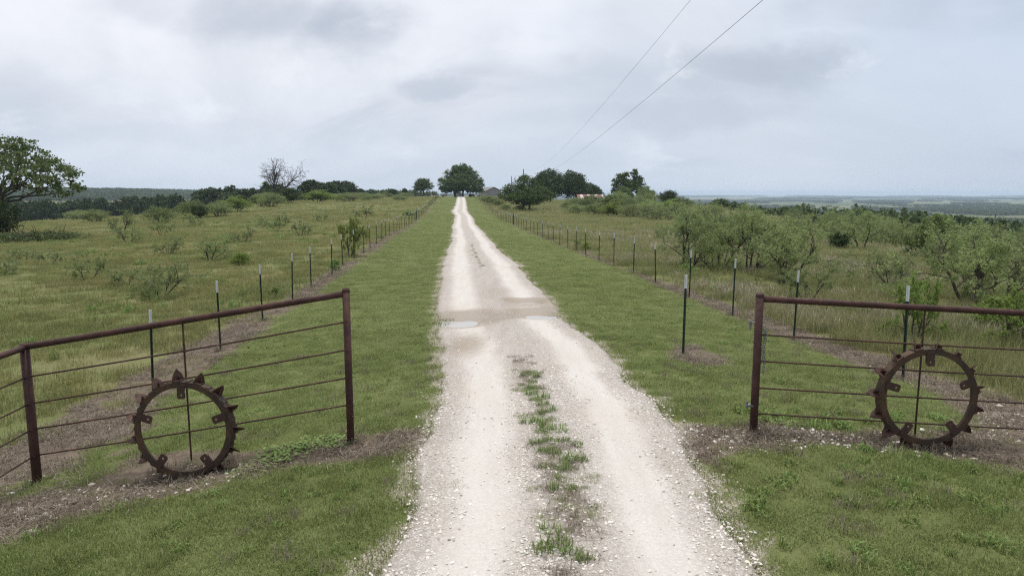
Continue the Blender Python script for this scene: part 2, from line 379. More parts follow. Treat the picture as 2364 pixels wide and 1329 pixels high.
M['meadow_r'] = leaf_material('tall_meadow_blade', (.122,.155,.046), (.305,.302,.138), (.315,.280,.145), .42, .55)
M['thatch'] = leaf_material('dry_stem', (.105,.082,.058), (.320,.268,.208), None, .15, rough=.8)
M['weed'] = leaf_material('weed_leaf', (.115,.172,.042), (.240,.320,.100), None, .35)
M['seed'] = leaf_material('seed_head', (.24,.20,.12), (.46,.42,.32), None, .3)

def bark_mat(name, a, b, sc=14.):
    m, t, out = mat_new(name); n = t.noise(t.vmath('MULTIPLY', objco(t), (1, 1, .25)), sc, 5, .65)
    principled(t, out, t.mix(t.smooth(n, .3, .7), a, b), .9, 0, .15, bump_node(t, n, .6, .02)); return m
M['bark'] = bark_mat('bark', (.040,.033,.026), (.105,.090,.074))
M['deadbark'] = bark_mat('dead_bark', (.034,.029,.027), (.084,.074,.068), 6.)
M['oakbark'] = bark_mat('oak_bark', (.040,.034,.029), (.105,.090,.078), 6.)

def rust_mat(name, a, b, c, sc=18.):
    m, t, out = mat_new(name); p = objco(t)
    n = t.noise(p, sc, 6, .65); n2 = t.noise(t.vmath('ADD', p, (7, 3, 1)), sc*.28, 4, .6); n3 = t.noise(p, sc*6, 3, .6)
    col = t.mix(t.smooth(n2, .40, .66), a, b); col = t.mix(t.smooth(n, .55, .72, 0, .8), col, c)
    col = t.mix(t.smooth(n3, .70, .78, 0, .55), col, (.30, .27, .24))
    principled(t, out, col, t.smooth(n, .3, .7, .55, .85), .15, .35, bump_node(t, t.math('ADD', n, t.math('MULTIPLY', n3, .5)), .35, .004)); return m
M['pipe'] = rust_mat('rusty_pipe', (.046,.021,.018), (.072,.032,.025), (.034,.015,.013))
M['rod'] = rust_mat('rusty_rod', (.048,.024,.019), (.080,.038,.026), (.035,.018,.014), 30.)
M['wheel'] = rust_mat('rusty_wheel', (.046,.030,.021), (.085,.048,.024), (.030,.019,.014), 16.)
M['lug'] = rust_mat('rusty_lug', (.052,.029,.023), (.090,.045,.032), (.032,.019,.016), 22.)
M['tpost'] = simple('green_post_paint', (.020,.038,.028), .5, .2, .4, .35, 30.)
M['tip'] = simple('white_post_paint', (.58,.60,.62), .5, 0, .4, .12, 40.)
M['wire'] = simple('rusty_wire', (.075,.068,.06), .5, .7, .5, .2, 30.)
M['steel'] = simple('grey_steel', (.20,.21,.22), .4, .8, .5, .3, 40.)
M['wood'] = simple('weathered_wood', (.14,.125,.11), .9, 0, .2, .4, 5., .4)
M['polewood'] = simple('pole_wood', (.060,.050,.044), .9, 0, .2, .35, 4., .3)
M['cable'] = simple('dark_cable', (.075,.075,.082), .6, .2, .3, .1, 4.)
M['siding'] = simple('grey_siding', (.27,.27,.29), .8, 0, .2, .10, 1.5)
M['shingle'] = simple('roof_shingle', (.20,.19,.19), .9, 0, .2, .2, 2.)
M['whitemetal'] = simple('white_metal', (.62,.64,.66), .45, .1, .4, .08, 2.)
M['bluemetal'] = simple('pale_blue_metal', (.40,.46,.54), .5, .1, .4, .12, 2.)
M['rustroof'] = simple('rust_red_sheet', (.17,.075,.065), .7, .2, .3, .45, 1.3)
M['paleroof'] = simple('pale_sheet', (.36,.32,.31), .55, .3, .4, .15, 1.3)
M['glass'] = simple('window_glass', (.03,.035,.045), .1, 0, .6, .1, 2.)
M['redpaint'] = simple('red_paint', (.28,.025,.035), .4, 0, .4, .25, 5.)
M['darkred'] = simple('dark_red_paint', (.09,.025,.028), .5, 0, .4, .25, 5.)
M['rubber'] = simple('black_rubber', (.018,.018,.018), .85, 0, .2, .2, 9.)
M['stone'] = simple('pale_stone', (.50,.44,.37), .85, 0, .2, .35, 25., .3)
M['cotton'] = simple('white_petal', (.75,.73,.74), .8, 0, .2, .05, 5.)

def gravel_stone():
    m, t, out = mat_new('gravel_stone'); r = t.node('ShaderNodeObjectInfo').outputs['Random']
    cr = t.node('ShaderNodeValToRGB'); t.put(cr.inputs[0], r); e = cr.color_ramp.elements
    e[0].position = 0; e[0].color = (.34,.29,.24,1); e[1].position = 1; e[1].color = (.74,.71,.67,1)
    for p_, c_ in ((.18,(.52,.49,.45,1)),(.5,(.66,.63,.59,1)),(.8,(.64,.58,.50,1))):
        q = e.new(p_); q.color = c_
    principled(t, out, cr.outputs[0], .85, 0, .2); return m
M['gravel'] = gravel_stone()

def ground_material():
    m, t, out = mat_new('ground'); p = pos(t)
    sp = t.node('ShaderNodeSeparateXYZ'); t.put(sp.inputs[0], p)
    lawn, dirt = t.attr('lawn'), t.attr('dirt')
    n1 = t.noise(p, .23, 4, .6); n2 = t.noise(p, 1.6, 5, .6); n3 = t.noise(p, 14, 5, .65); n4 = t.noise(p, 60, 3, .6)
    lg = t.mix(t.smooth(n2, .32, .68), (.098,.120,.040), (.145,.162,.062)); lg = t.mix(t.smooth(n1, .45, .68, 0, .6), lg, (.150,.166,.068)); lg = t.mix(t.smooth(n3, .35, .7, 0, .5), lg, (.085,.090,.036))
    mg = t.mix(t.smooth(n2, .3, .7), (.115,.136,.048), (.172,.180,.078)); mg = t.mix(t.smooth(n1, .42, .66, 0, .75), mg, (.180,.164,.084)); mg = t.mix(t.smooth(n3, .40, .72, 0, .55), mg, (.100,.104,.042))
    # far plain: fields in strips
    st = t.vmath('MULTIPLY', p, (.0005, .0011, 0)); nf = t.noise(st, 1.0, 3, .5, .3)
    ff = t.mix(t.smooth(nf, .44, .50), (.075,.100,.045), (.165,.165,.090)); ff = t.mix(t.smooth(nf, .57, .60), ff, (.050,.070,.034))
    far = t.smooth(sp.outputs[1], 500, 1400)
    mg = t.mix(far, mg, ff)
    c = t.mix(lawn, mg, lg)
    dn = t.noise(t.vmath('MULTIPLY', p, (1, 1.3, 1)), 5.0, 6, .65); 
    dc = t.mix(t.smooth(dn, .35, .65), (.080,.060,.042), (.158,.126,.096)); dc = t.mix(t.smooth(n4, .42, .68, 0, .7), dc, (.185,.152,.120)); dc = t.mix(t.smooth(n3, .56, .72, 0, .7), dc, (.075,.058,.046))
    dk = t.math('MULTIPLY', t.attr('damp_shade'), t.smooth(t.noise(p, 2.2, 5, .65), .40, .62)); dc = t.mix(t.math('MULTIPLY', dk, .85), dc, (.052,.040,.030))  # damp soil, and contact shade under fences and wheels painted into the dirt colour
    dm = t.smooth(t.math('ADD', dirt, t.math('MULTIPLY', t.math('SUBTRACT', n3, .5), .9)), .35, .65)
    c = t.mix(dm, c, dc)
    vg = t.smooth(t.math('ADD', t.attr('verge'), t.math('MULTIPLY', t.math('SUBTRACT', n3, .5), 1.6)), .40, .75, 0, .92)
    vc = t.mix(t.smooth(n4, .42, .66), (.190,.168,.125), (.460,.415,.355)); c = t.mix(vg, c, vc)
    h = t.math('ADD', t.math('MULTIPLY', n3, .7), t.math('MULTIPLY', n4, .5))
    principled(t, out, c, .95, 0, .1, bump_node(t, h, .55, .05)); return m
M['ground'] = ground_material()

def road_material():
    m, t, out = mat_new('caliche_gravel'); p = pos(t)
    edge, track, mid, wet = t.attr('edge'), t.attr('track'), t.attr('mid'), t.attr('wet')
    vo = t.node('ShaderNodeTexVoronoi', feature='F1'); t.put(vo.inputs['Vector'], p); vo.inputs['Scale'].default_value = 55
    vo2 = t.node('ShaderNodeTexVoronoi', feature='F1'); t.put(vo2.inputs['Vector'], p); vo2.inputs['Scale'].default_value = 28
    n1 = t.noise(p, .7, 4, .6); n2 = t.noise(t.vmath('MULTIPLY', p, (3.0, .35, 1)), 1.5, 5, .6); n3 = t.noise(p, 9, 5, .6); n4 = t.noise(p, 90, 3, .6)
    c = t.mix(t.smooth(n2, .3, .7), (.490,.455,.418), (.575,.545,.512))
    c = t.mix(t.smooth(n1, .48, .72, 0, .55), c, (.50,.445,.375)); c = t.mix(t.smooth(t.noise(t.vmath('MULTIPLY', p, (1, .3, 1)), 3.5, 6, .65), .55, .72, 0, .40), c, (.42,.375,.32))
    c = t.mix(t.smooth(t.math('ADD', track, t.math('MULTIPLY', t.math('SUBTRACT', n3, .5), .8)), .3, 1.1, 0, .45), c, (.560,.534,.502))
    sp = t.node('ShaderNodeSeparateColor'); t.put(sp.inputs[0], vo.outputs['Color'])
    gr = t.math('SUBTRACT', 1.0, t.smooth(track, .1, .9, 0, .75))
    c = t.mix(t.math('MULTIPLY', t.smooth(sp.outputs[0], .0, 1., 0, .28), gr), c, (.40,.355,.315))
    c = t.mix(t.math('MULTIPLY', t.smooth(vo.outputs['Distance'], .32, .62, 0, .50), gr), c, (.26,.22,.19))
    c = t.mix(t.smooth(n4, .56, .72, 0, .42), c, (.28,.24,.20)); c = t.mix(t.math('MULTIPLY', t.smooth(vo2.outputs['Distance'], .44, .64, 0, .42), gr), c, (.25,.215,.18))
    md = t.smooth(t.math('ADD', mid, t.math('MULTIPLY', t.math('SUBTRACT', n3, .5), 1.3)), .50, .85, 0, .85)
    c = t.mix(md, c, t.mix(t.smooth(n4, .35, .65), (.20,.165,.14), (.36,.32,.28)))
    em = t.smooth(t.math('ADD', edge, t.math('MULTIPLY', t.math('SUBTRACT', n3, .5), 1.1)), .60, 1.0, 0, .75)
    c = t.mix(em, c, t.mix(t.smooth(n4, .35, .65), (.17,.155,.10), (.34,.30,.25)))
    c = t.mix(t.smooth(t.math('ADD', wet, t.math('MULTIPLY', t.math('SUBTRACT', n3, .5), .5)), .08, .60, 0, .92), c, (.285,.240,.190))
    h = t.math('ADD', t.math('MULTIPLY', t.math('MULTIPLY', vo.outputs['Distance'], -1.0), gr), t.math('ADD', t.math('MULTIPLY', n3, .6), t.math('MULTIPLY', n4, .2)))
    principled(t, out, c, t.smooth(wet, .3, .9, .9, .45), 0, .2, bump_node(t, h, .6, .03)); return m
M['road'] = road_material()
def water_material():
    m, t, out = mat_new('muddy_water'); n = t.noise(pos(t), 3, 3, .5)
    principled(t, out, t.mix(n, (.33,.31,.28), (.38,.36,.33)), .05, 0, .5, bump_node(t, n, .03, .01)); return m
M['water'] = water_material()
# ================================================================ the setting: ground, lane, puddles
def graded(lo, a, b, hi, step, g_lo, g_hi):
    mid = np.arange(a, b+1e-6, step); up = []; d = step; v = b
    while v < hi: d *= g_hi; v += d; up.append(v)
    dn = []; d = step; v = a
    while v > lo: d *= g_lo; v -= d; dn.append(v)
    return np.array(dn[::-1]+list(mid)+up)
def grid_faces(nr, nc):
    i = np.arange(nr-1)[:, None]*nc; j = np.arange(nc-1)[None]
    return np.stack([i+j, i+j+1, i+nc+j+1, i+nc+j], -1).reshape(-1, 4)
def build_ground():
    xs = graded(-14000, -13, 13, 14000, .2, 1.09, 1.09); ys = graded(-300, 3, 24, 14500, .2, 1.3, 1.055)
    X, Y = np.meshgrid(xs, ys); x, y = X.ravel(), Y.ravel()
    z = ground_z(x, y)
    l, r = road_edges(y); t = (x-l)/(r-l); e = np.minimum(t, 1-t)*(r-l)
    z = z-np.where(y < 320, .15*sst(e, .05, .30), 0)
    me = mesh_np('ground', np.stack([x, y, z], 1), grid_faces(len(ys), len(xs)), True, {'lawn': lawn_mask(x, y), 'dirt': dirt_mask(x, y), 'verge': verge_mask(x, y), 'damp_shade': np.maximum(np.exp(-((y-7.12+.10*np.clip(-x-2, 0, 4))/.26)**2)*((x < -1.2) | (x > 2.4)), np.maximum(.8*bump(x, y, -4.5, 6.6, .7, .3), bump(x, y, -3.5, 7.0, 1.1, .4)))*(y < 9)})  # last mask, along the pipe fences and wheels: damp patches plus painted shade
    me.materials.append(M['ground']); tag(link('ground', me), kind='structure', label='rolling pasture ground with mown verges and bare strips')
build_ground()
def build_road():
    ys = np.concatenate([np.arange(-8, 3, .5), np.arange(3, 24, .07), np.arange(24, 60, .3), np.arange(60, 304, .8)])
    ts = np.sin((np.linspace(0, 1, 47)-.5)*pi)*.5+.5
    l, r = road_edges(ys); X = l[:, None]+(r-l)[:, None]*ts[None]; Y = np.repeat(ys[:, None], len(ts), 1); x, y = X.ravel(), Y.ravel()
    T = np.repeat(ts[None], len(ys), 0).ravel()
    z = road_z(x, y)
    tr = np.exp(-((T-.25)/.13)**2)+np.exp(-((T-.76)/.12)**2)
    mid = np.exp(-((T-.46-.03*np.clip((10-y)/6, -1, 1))/.06)**2)*(1-.999*sst(y, 10.5, 12.5))*sst(y, 2, 8.2)+np.exp(-((T-.50)/.05)**2)*sst(y, 26, 30)*(1-sst(y, 44, 54))*.8
    mid = mid+.8*bump(x, y, .55, 5.5, .25, .7)+.7*bump(x, y, .1, 11.3, .12, 1.2)
    edge = 1-sst(np.minimum(T, 1-T), 0, .15)
    wet = np.zeros_like(x)
    for (px, py, rx, ry, dp) in PUD: wet = np.maximum(wet, np.exp(-(((x-px)/(rx*1.9))**2+((y-py-.35)/(ry*3.0))**2)**1.2))
    wet = np.maximum(wet, np.maximum(.75*bump(x, y, -.2, 17.3, 1.1, .6), .5*bump(x, y, .5, 19.4, 1.0, 1.3))); wet = np.maximum(wet, np.maximum(.55*bump(x, y, -.9, 13.6, .5, 1.7), .30*bump(x, y, -.6, 21.5, .7, 2.2)))
    me = mesh_np('gravel_road', np.stack([x, y, z], 1), grid_faces(len(ys), len(ts)), True, {'edge': edge, 'track': np.clip(tr, 0, 1), 'mid': np.clip(mid, 0, 1), 'wet': wet})
    me.materials.append(M['road']); tag(link('gravel_road', me), kind='structure', label='pale caliche gravel lane running to the farm')
build_road()
def build_puddles():
    names = ('muddy rain puddle in the left wheel track of the lane', 'muddy rain puddle in the right wheel track nearer the gate', 'thin sliver of puddle in the right wheel track, farther one')
    for (px, py, rx, ry, dp), lab in zip(PUD, names):
        n = 40; an = np.arange(n)*2*pi/n
        zs = road_z(px+rx*np.cos(an), py+ry*np.sin(an)); lev = float(np.percentile(zs, 46))
        V = np.vstack([np.stack([rx*1.4*np.cos(an), ry*1.5*np.sin(an), an*0], 1), [[0, 0, 0]]]); T = [(n, i, (i+1) % n) for i in range(n)]
        me = mesh_np('puddle', V, np.array(T)); me.materials.append(M['water']); o = link('puddle', me, None, (px, py, lev)); tag(o, lab, 'puddle', 'rain puddles in the lane', 'structure')
build_puddles()
# ================================================================ plants: builders
def nrm(v): return v/(np.linalg.norm(v, axis=-1, keepdims=True)+1e-12)
def leaf_cards(rng, C, D, L, Wd, droop=.0, up=.5):
    """diamond leaves at centres C along D; returns verts, quads, tint"""
    n = len(C); D = nrm(D+rng.normal(0, .05, (n, 3))); D[:, 2] -= droop; D = nrm(D)
    N = nrm(rng.normal(0, 1, (n, 3))+np.array([0, 0, up])); S = nrm(np.cross(D, N)); L = np.broadcast_to(L, (n,))*rng.uniform(.7, 1.3, n); Wd = np.broadcast_to(Wd, (n,))*rng.uniform(.7, 1.3, n)
    a = C-D*L[:, None]*.5; b = C+S*Wd[:, None]*.5; c = C+D*L[:, None]*.5; d = C-S*Wd[:, None]*.5
    V = np.stack([a, b, c, d], 1).reshape(-1, 3); Q = np.arange(4*n).reshape(-1, 4)
    return V, Q, np.repeat(rng.uniform(0, 1, n), 4)
def grow(rng, p, d, L, r, lvl, out, tips, cfg):
    c = cfg[lvl]; n = c.get('seg', 4); pts = [p]; q = p
    for i in range(n):
        d = nrm(d+rng.normal(0, c['wob'], 3)+np.array([0, 0, c.get('up', 0)])); q = q+d*L/n; pts.append(q)
    pts = np.array(pts); r1 = r*c.get('taper', .55)
    out.append((pts, np.linspace(r, r1, n+1), 6 if r > .04 else (4 if r > .012 else 3)))
    if lvl == len(cfg)-1 or c.get('leafy'):
        f = rng.uniform(.15, 1, c.get('nl', 10)); k = np.clip((f*n).astype(int), 0, n-1); w = (f*n-k)[:, None]
        tips.append((pts[k]*(1-w)+pts[k+1]*w, nrm(pts[k+1]-pts[k]), lvl))
    if lvl == len(cfg)-1: return
    m = c['kids']; m = m if isinstance(m, int) else rng.integers(m[0], m[1]+1); az0 = rng.uniform(0, 2*pi)
    for j in range(m):
        f = c.get('from', .35)+(1-c.get('from', .35))*(j+rng.uniform(.3, 1))/m; f = min(f, 1); k = min(int(f*n), n-1); w = f*n-k
        b = pts[k]*(1-w)+pts[k+1]*w; ax = nrm(pts[k+1]-pts[k])
        e1 = nrm(np.cross(ax, [.31, .7, .64])); e2 = np.cross(ax, e1); az = az0+j*2.4+rng.uniform(-.5, .5); sp = radians(c['spread'])*rng.uniform(.7, 1.25)
        nd = ax*cos(sp)+(e1*cos(az)+e2*sin(az))*sin(sp)
        grow(rng, b, nd, L*c['ratio']*rng.uniform(.75, 1.2), max(r*(1-f)+r1*f, .002)*c.get('rr', .62), lvl+1, out, tips, cfg)
def wood_mesh(name, out, mat, base=None):
    mb = MB()
    for pts, rad, sides in out: mb.tube(pts, rad, sides, cap=False)
    me = mb.mesh(name, True); me.materials.append(mat); return me
def leaves_mesh(name, parts, mat):
    V = []; Q = []; T = []; n = 0
    for v, q, t in parts: V.append(v); Q.append(q+n); T.append(t); n += len(v)
    me = mesh_np(name, np.vstack(V), np.vstack(Q), False, {'tint': np.concatenate(T)}); me.materials.append(mat); return me
PROTO = {}
def fit(h, w, out, leaf):
    """scale a grown plant to height h and width w"""
    P = np.vstack([l[0] for l in leaf]) if leaf else np.vstack([o[0] for o in out]); top = np.percentile(P[:, 2], 99.5); wd = np.percentile(P[:, 0], 99)-np.percentile(P[:, 0], 1)
    s = np.array([w/wd, w/wd, h/top]); k = (s[0]*s[1]*s[2])**(1/3)
    return [(p*s, r*k, n) for p, r, n in out], [(v*s, q, t) for v, q, t in leaf]
def mesquite(key, seed, h=2.6, w=3.0, stems=4, nl=16, lean=38, mat='mesquite', leafL=.095, leafW=.023, twigs=4):
    rng = np.random.default_rng(seed); out, tips = [], []
    cfg = [dict(seg=5, wob=.16, up=.07, kids=4, spread=42, ratio=.62, **{'from': .35}), dict(seg=4, wob=.20, up=.03, kids=twigs, spread=46, ratio=.60, **{'from': .25}),
           dict(seg=3, wob=.22, up=.0, kids=3, spread=50, ratio=.60, leafy=True, nl=nl//5, **{'from': .3}), dict(seg=3, wob=.25, up=-.03, nl=nl)]
    for k in range(stems):
        az = k*2*pi/stems+rng.uniform(-.5, .5); ln = radians(rng.uniform(.45, 1.15)*lean)
        grow(rng, np.array([.10*cos(az), .10*sin(az), -.1]), np.array([cos(az)*sin(ln), sin(az)*sin(ln), cos(ln)]), rng.uniform(1.1, 1.5), rng.uniform(.032, .046), 0, out, tips, cfg)
    C = np.repeat(np.vstack([t[0] for t in tips]), 2, 0); D = np.repeat(np.vstack([t[1] for t in tips]), 2, 0); n = len(C)
    D2 = nrm(D*.35+rng.normal(0, 1, (n, 3))*np.array([1, 1, .55])); C = C+rng.normal(0, .042, (n, 3))
    leaf = [leaf_cards(rng, C, D2, leafL, leafW, .30, .6)]
    out, leaf = fit(h, w, out, leaf)
    PROTO[key] = (wood_mesh('stems', out, M['bark']), leaves_mesh('crown', leaf, M[mat]), h, w)
def lumpy(rng, lobes, n_clump, n_leaf, L, Wd, sig=.16, fill=.25):
    """leaf clumps over the surface of several lobes, with gaps between clumps"""
    parts = []; vol = np.array([abs(l[3]*l[4]*l[5])**(2/3) for l in lobes]); vol /= vol.sum()
    for (cx, cy, cz, rx, ry, rz), f in zip(lobes, vol):
        k = max(3, int(n_clump*f)); d = nrm(rng.normal(0, 1, (k, 3))); d[:, 2] = np.where(d[:, 2] < -.45, -d[:, 2]*.6, d[:, 2]); d = nrm(d)
        R = np.array([rx, ry, rz]); cc = np.array([cx, cy, cz])+d*R*rng.uniform(.72, 1.02, (k, 1)); m = max(4, int(n_leaf*f/k))
        sg = sig*(rx*ry*rz)**(1/3)*rng.uniform(.6, 1.35, k)
        C = cc[:, None]+rng.normal(0, 1, (k, m, 3))*sg[:, None, None]*np.array([1, 1, .62]); C = C.reshape(-1, 3)
        parts.append(leaf_cards(rng, C, rng.normal(0, 1, C.shape), L, Wd, .1, .9))
        q = int(n_leaf*f*fill); C = np.array([cx, cy, cz])+nrm(rng.normal(0, 1, (q, 3)))*R*rng.uniform(.1, .8, (q, 1))**.6
        parts.append(leaf_cards(rng, C, rng.normal(0, 1, C.shape), L*1.3, Wd*1.3, .1, .9))
    return parts
def broadleaf(key, seed, h, w, trunks=1, trunk_h=.25, n_lobe=9, n_clump=150, n_leaf=6000, L=.3, Wd=.2, mat='oak', sig=.16, low=.22, squash=.8, fill=.25, trunk_x=(0,), shape=None, bark='oakbark'):
    """a tree: tapered trunk and limbs, crown of leaf clumps around several lobes"""
    rng = np.random.default_rng(seed); lobes = []
    if shape is None:
        for k in range(n_lobe):
            a = k*2.4+rng.uniform(-.3, .3); q = math.sqrt((k+.4)/n_lobe); hz = rng.uniform(0, 1)
            rr = rng.uniform(.20, .29)*w; x = cos(a)*q*(w/2-rr*.85); y = sin(a)*q*(w/2-rr*.85)
            zz = h*(low+.16)+(h*(1-low-.16)-rr*squash)*(1-.85*q*q)*rng.uniform(.75, 1.0); lobes.append((x, y, max(zz, h*low+rr*squash*.6), rr, rr, rr*squash))
    else: lobes = [(x*w, y*w, z*h, a*w, a*w, b*h) for x, y, z, a, b in shape]
    leaf = lumpy(rng, lobes, n_clump, n_leaf, L, Wd, sig, fill); out = []
    r0 = .028*h
    for k in range(trunks):
        tx = trunk_x[k % len(trunk_x)]
        b = np.array([tx, 0, -.3]); top = np.array([tx*1.3+rng.normal(0, .02)*w, rng.normal(0, .02)*w, h*trunk_h])
        out.append((np.array([b, b*.5+top*.5+rng.normal(0, .02*w, 3)*[1, 1, 0], top]), np.array([r0*1.35, r0, r0*.85]), 8))
        for (x, y, z, rx, ry, rz) in lobes[k::trunks]:
            e = np.array([x, y, z]); m = (top+e)/2+rng.normal(0, .03*w, 3)+np.array([0, 0, .04*h]); m2 = (m+e)/2+rng.normal(0, .02*w, 3)
            out.append((np.array([top, (top+m)/2+rng.normal(0, .012*w, 3), m, m2, e]), np.linspace(r0*.5, r0*.10, 5), 5))
            for j in range(3):
                f = e+nrm(rng.normal(0, 1, 3))*np.array([rx, ry, rz])*.85; out.append((np.array([m2, (m2+f)/2+rng.normal(0, .01*w, 3), f]), np.array([r0*.2, r0*.12, r0*.04]), 3))
    PROTO[key] = (wood_mesh('trunk', out, M[bark]), leaves_mesh('crown', leaf, M[mat]), h, w)
def bush(key, seed, h, w, n_leaf=3500, L=.10, Wd=.06, mat='bush', n_lobe=7, sig=.22, n_clump=90):
    rng = np.random.default_rng(seed); lobes = []; out = []
    for k in range(n_lobe):
        a = k*2.4+rng.uniform(-.4, .4); q = math.sqrt((k+.3)/n_lobe); rr = rng.uniform(.17, .27)*w
        x = cos(a)*q*(w/2-rr); y = sin(a)*q*(w/2-rr); rz = min(rr, h*.33); z = rz*.9+(h-2*rz)*(1-.8*q)*rng.uniform(.55, 1.0); lobes.append((x, y, max(z, rz*.7), rr, rr, rz))
        p = np.array([x, y, z]); b = np.array([x*.15, y*.15, -.1])
        out.append((np.array([b, (b+p)/2+rng.normal(0, .05*w, 3)*[1, 1, .2], p, p*1.0+rng.normal(0, .1*w, 3)+[0, 0, .1*h]]), np.array([.03, .022, .014, .004])*w/2.5, 4))
        for j in range(3): 
            f = p+nrm(rng.normal(0, 1, 3))*rr*.9; f[2] = max(f[2], .1); out.append((np.array([(b+p)/2, p*.6+f*.4, f]), np.array([.014, .010, .003])*w/2.5, 3))
    PROTO[key] = (wood_mesh('stems', out, M['bark']), leaves_mesh('crown', lumpy(rng, lobes, n_clump, n_leaf, L, Wd, sig, .2), M[mat]), h, w)
PLANTED = []; PLANTED_OBJ = []
def plant(name, key, x, y, h, w, label, cat, group=None, rz=None, parts=('stems', 'crown'), mat=None, sink=.05, z=None):
    """one plant: an Empty at its foot with stems or trunk, and crown, that share mesh data with others of its kind"""
    a, b, h0, w0 = PROTO[key]; zz = float(ground_z(np.array([x]), np.array([y]))[0])-sink if z is None else z
    rz = (x*12.9898+y*78.233) % 6.283 if rz is None else rz
    t = thing(name, label, cat, (x, y, zz), rz, group); t.scale = (w/w0, w/w0, h/h0)
    for nm, me in zip(parts, (a, b)):
        if me is not None: link(nm, me, t)
    PLANTED.append((x, y, w)); PLANTED_OBJ.append(t); return t

mesquite('mesqA', 11, stems=6, nl=16); mesquite('mesqB', 12, stems=5, nl=18, lean=52); mesquite('mesqC', 13, stems=4, nl=20, lean=40)
mesquite('mesqD', 14, stems=3, nl=22, lean=30, w=2.2)
mesquite('sparseA', 21, h=1.4, w=1.7, stems=3, nl=34, leafL=.085, leafW=.022, twigs=3, lean=44); mesquite('sparseB', 22, h=1.4, w=1.7, stems=4, nl=28, leafL=.085, leafW=.022, twigs=3, lean=52)
mesquite('brightA', 23, h=1.6, w=1.5, stems=4, nl=18, mat='bright', leafL=.10, leafW=.045, twigs=3)
bush('bushA', 31, 2.4, 3.4); bush('bushB', 32, 2.2, 4.0, n_lobe=9, mat='mesquite', n_leaf=4500); bush('bushC', 33, 2.6, 3.0, mat='bright', n_leaf=4500); bush('bushD', 34, 2.2, 3.0, mat='darkleaf', n_leaf=5000, L=.12, Wd=.08, sig=.26)
bush('weedA', 35, .8, .8, n_leaf=420, L=.10, Wd=.05, mat='bright', n_lobe=5, n_clump=36); bush('weedB', 36, .6, .8, n_leaf=380, L=.09, Wd=.05, mat='weed', n_lobe=5, n_clump=36)
bush('bramble', 37, .9, 7.0, n_leaf=6000, L=.14, Wd=.09, mat='oak', n_lobe=22, n_clump=220)
broadleaf('bigoak', 41, 14.5, 21.5, trunks=2, trunk_h=.20, n_clump=420, n_leaf=15000, L=.55, Wd=.36, trunk_x=(-2.6, .6), low=.10, sig=.14, fill=.4,
  shape=[(0,0,.74,.21,.23),(-.17,.05,.62,.19,.24),(.17,-.05,.60,.19,.25),(-.33,0,.42,.155,.20),(.33,.02,.40,.155,.21),(-.40,.05,.24,.095,.12),(.405,0,.27,.09,.12),(0,-.25,.44,.22,.24),(0,.25,.46,.22,.24),(-.20,-.2,.36,.19,.20),(.20,-.22,.34,.19,.20),(-.05,-.1,.30,.22,.16),(.09,.02,.82,.14,.16),(-.12,0,.80,.12,.14),(-.31,-.06,.20,.15,.12),(.30,-.06,.20,.15,.12),(.17,.12,.20,.15,.10),(-.12,.15,.20,.18,.10)])
broadleaf('roundoak', 42, 9, 10.5, trunk_h=.28, n_lobe=10, n_clump=200, n_leaf=6500, L=.42, Wd=.28, low=.16, sig=.15)
broadleaf('fieldoak', 43, 8.2, 12.2, trunks=2, trunk_h=.16, n_clump=320, n_leaf=13000, L=.26, Wd=.17, trunk_x=(-.4, .4), sig=.15, fill=.45, mat='oak',
  shape=[(-.02,0,.72,.20,.26),(-.22,.03,.56,.19,.22),(.22,-.02,.50,.20,.22),(-.34,0,.42,.15,.18),(.36,.03,.40,.14,.18),(0,-.22,.42,.22,.24),(.0,.24,.46,.22,.24),(-.18,-.16,.34,.18,.17),(.18,-.18,.33,.19,.17),(.03,-.05,.26,.22,.14),(-.04,0,.88,.10,.11)])
broadleaf('grove', 44, 11, 16, trunks=2, trunk_h=.2, n_lobe=13, n_clump=260, n_leaf=9000, L=.55, Wd=.36, mat='darkleaf', low=.08, trunk_x=(-2, 2), sig=.15, fill=.45)
broadleaf('pecan', 45, 11, 10.5, trunk_h=.3, n_clump=150, n_leaf=7000, L=.42, Wd=.28, sig=.16, fill=.3,
  shape=[(-.25,0,.60,.21,.21),(-.12,.05,.78,.17,.17),(.22,0,.84,.15,.15),(.30,.02,.62,.19,.19),(.05,-.1,.52,.24,.20),(.36,0,.42,.13,.14),(-.30,0,.40,.15,.14),(.05,.2,.5,.22,.2)])
for k_, (sd_, hh_, ww_) in enumerate(((51, 8.5, 9), (52, 9.5, 8), (53, 7.5, 10), (54, 9, 11))):
    broadleaf('line%d' % k_, sd_, hh_, ww_, trunk_h=.22, n_lobe=9, n_clump=130, n_leaf=3200, L=.55, Wd=.38, mat='darkleaf', low=.06, sig=.15, fill=.4)
broadleaf('juniper', 46, 4, 4.2, trunk_h=.1, n_lobe=8, n_clump=120, n_leaf=5000, L=.20, Wd=.10, mat='bush', low=.0, sig=.16, squash=1.1)
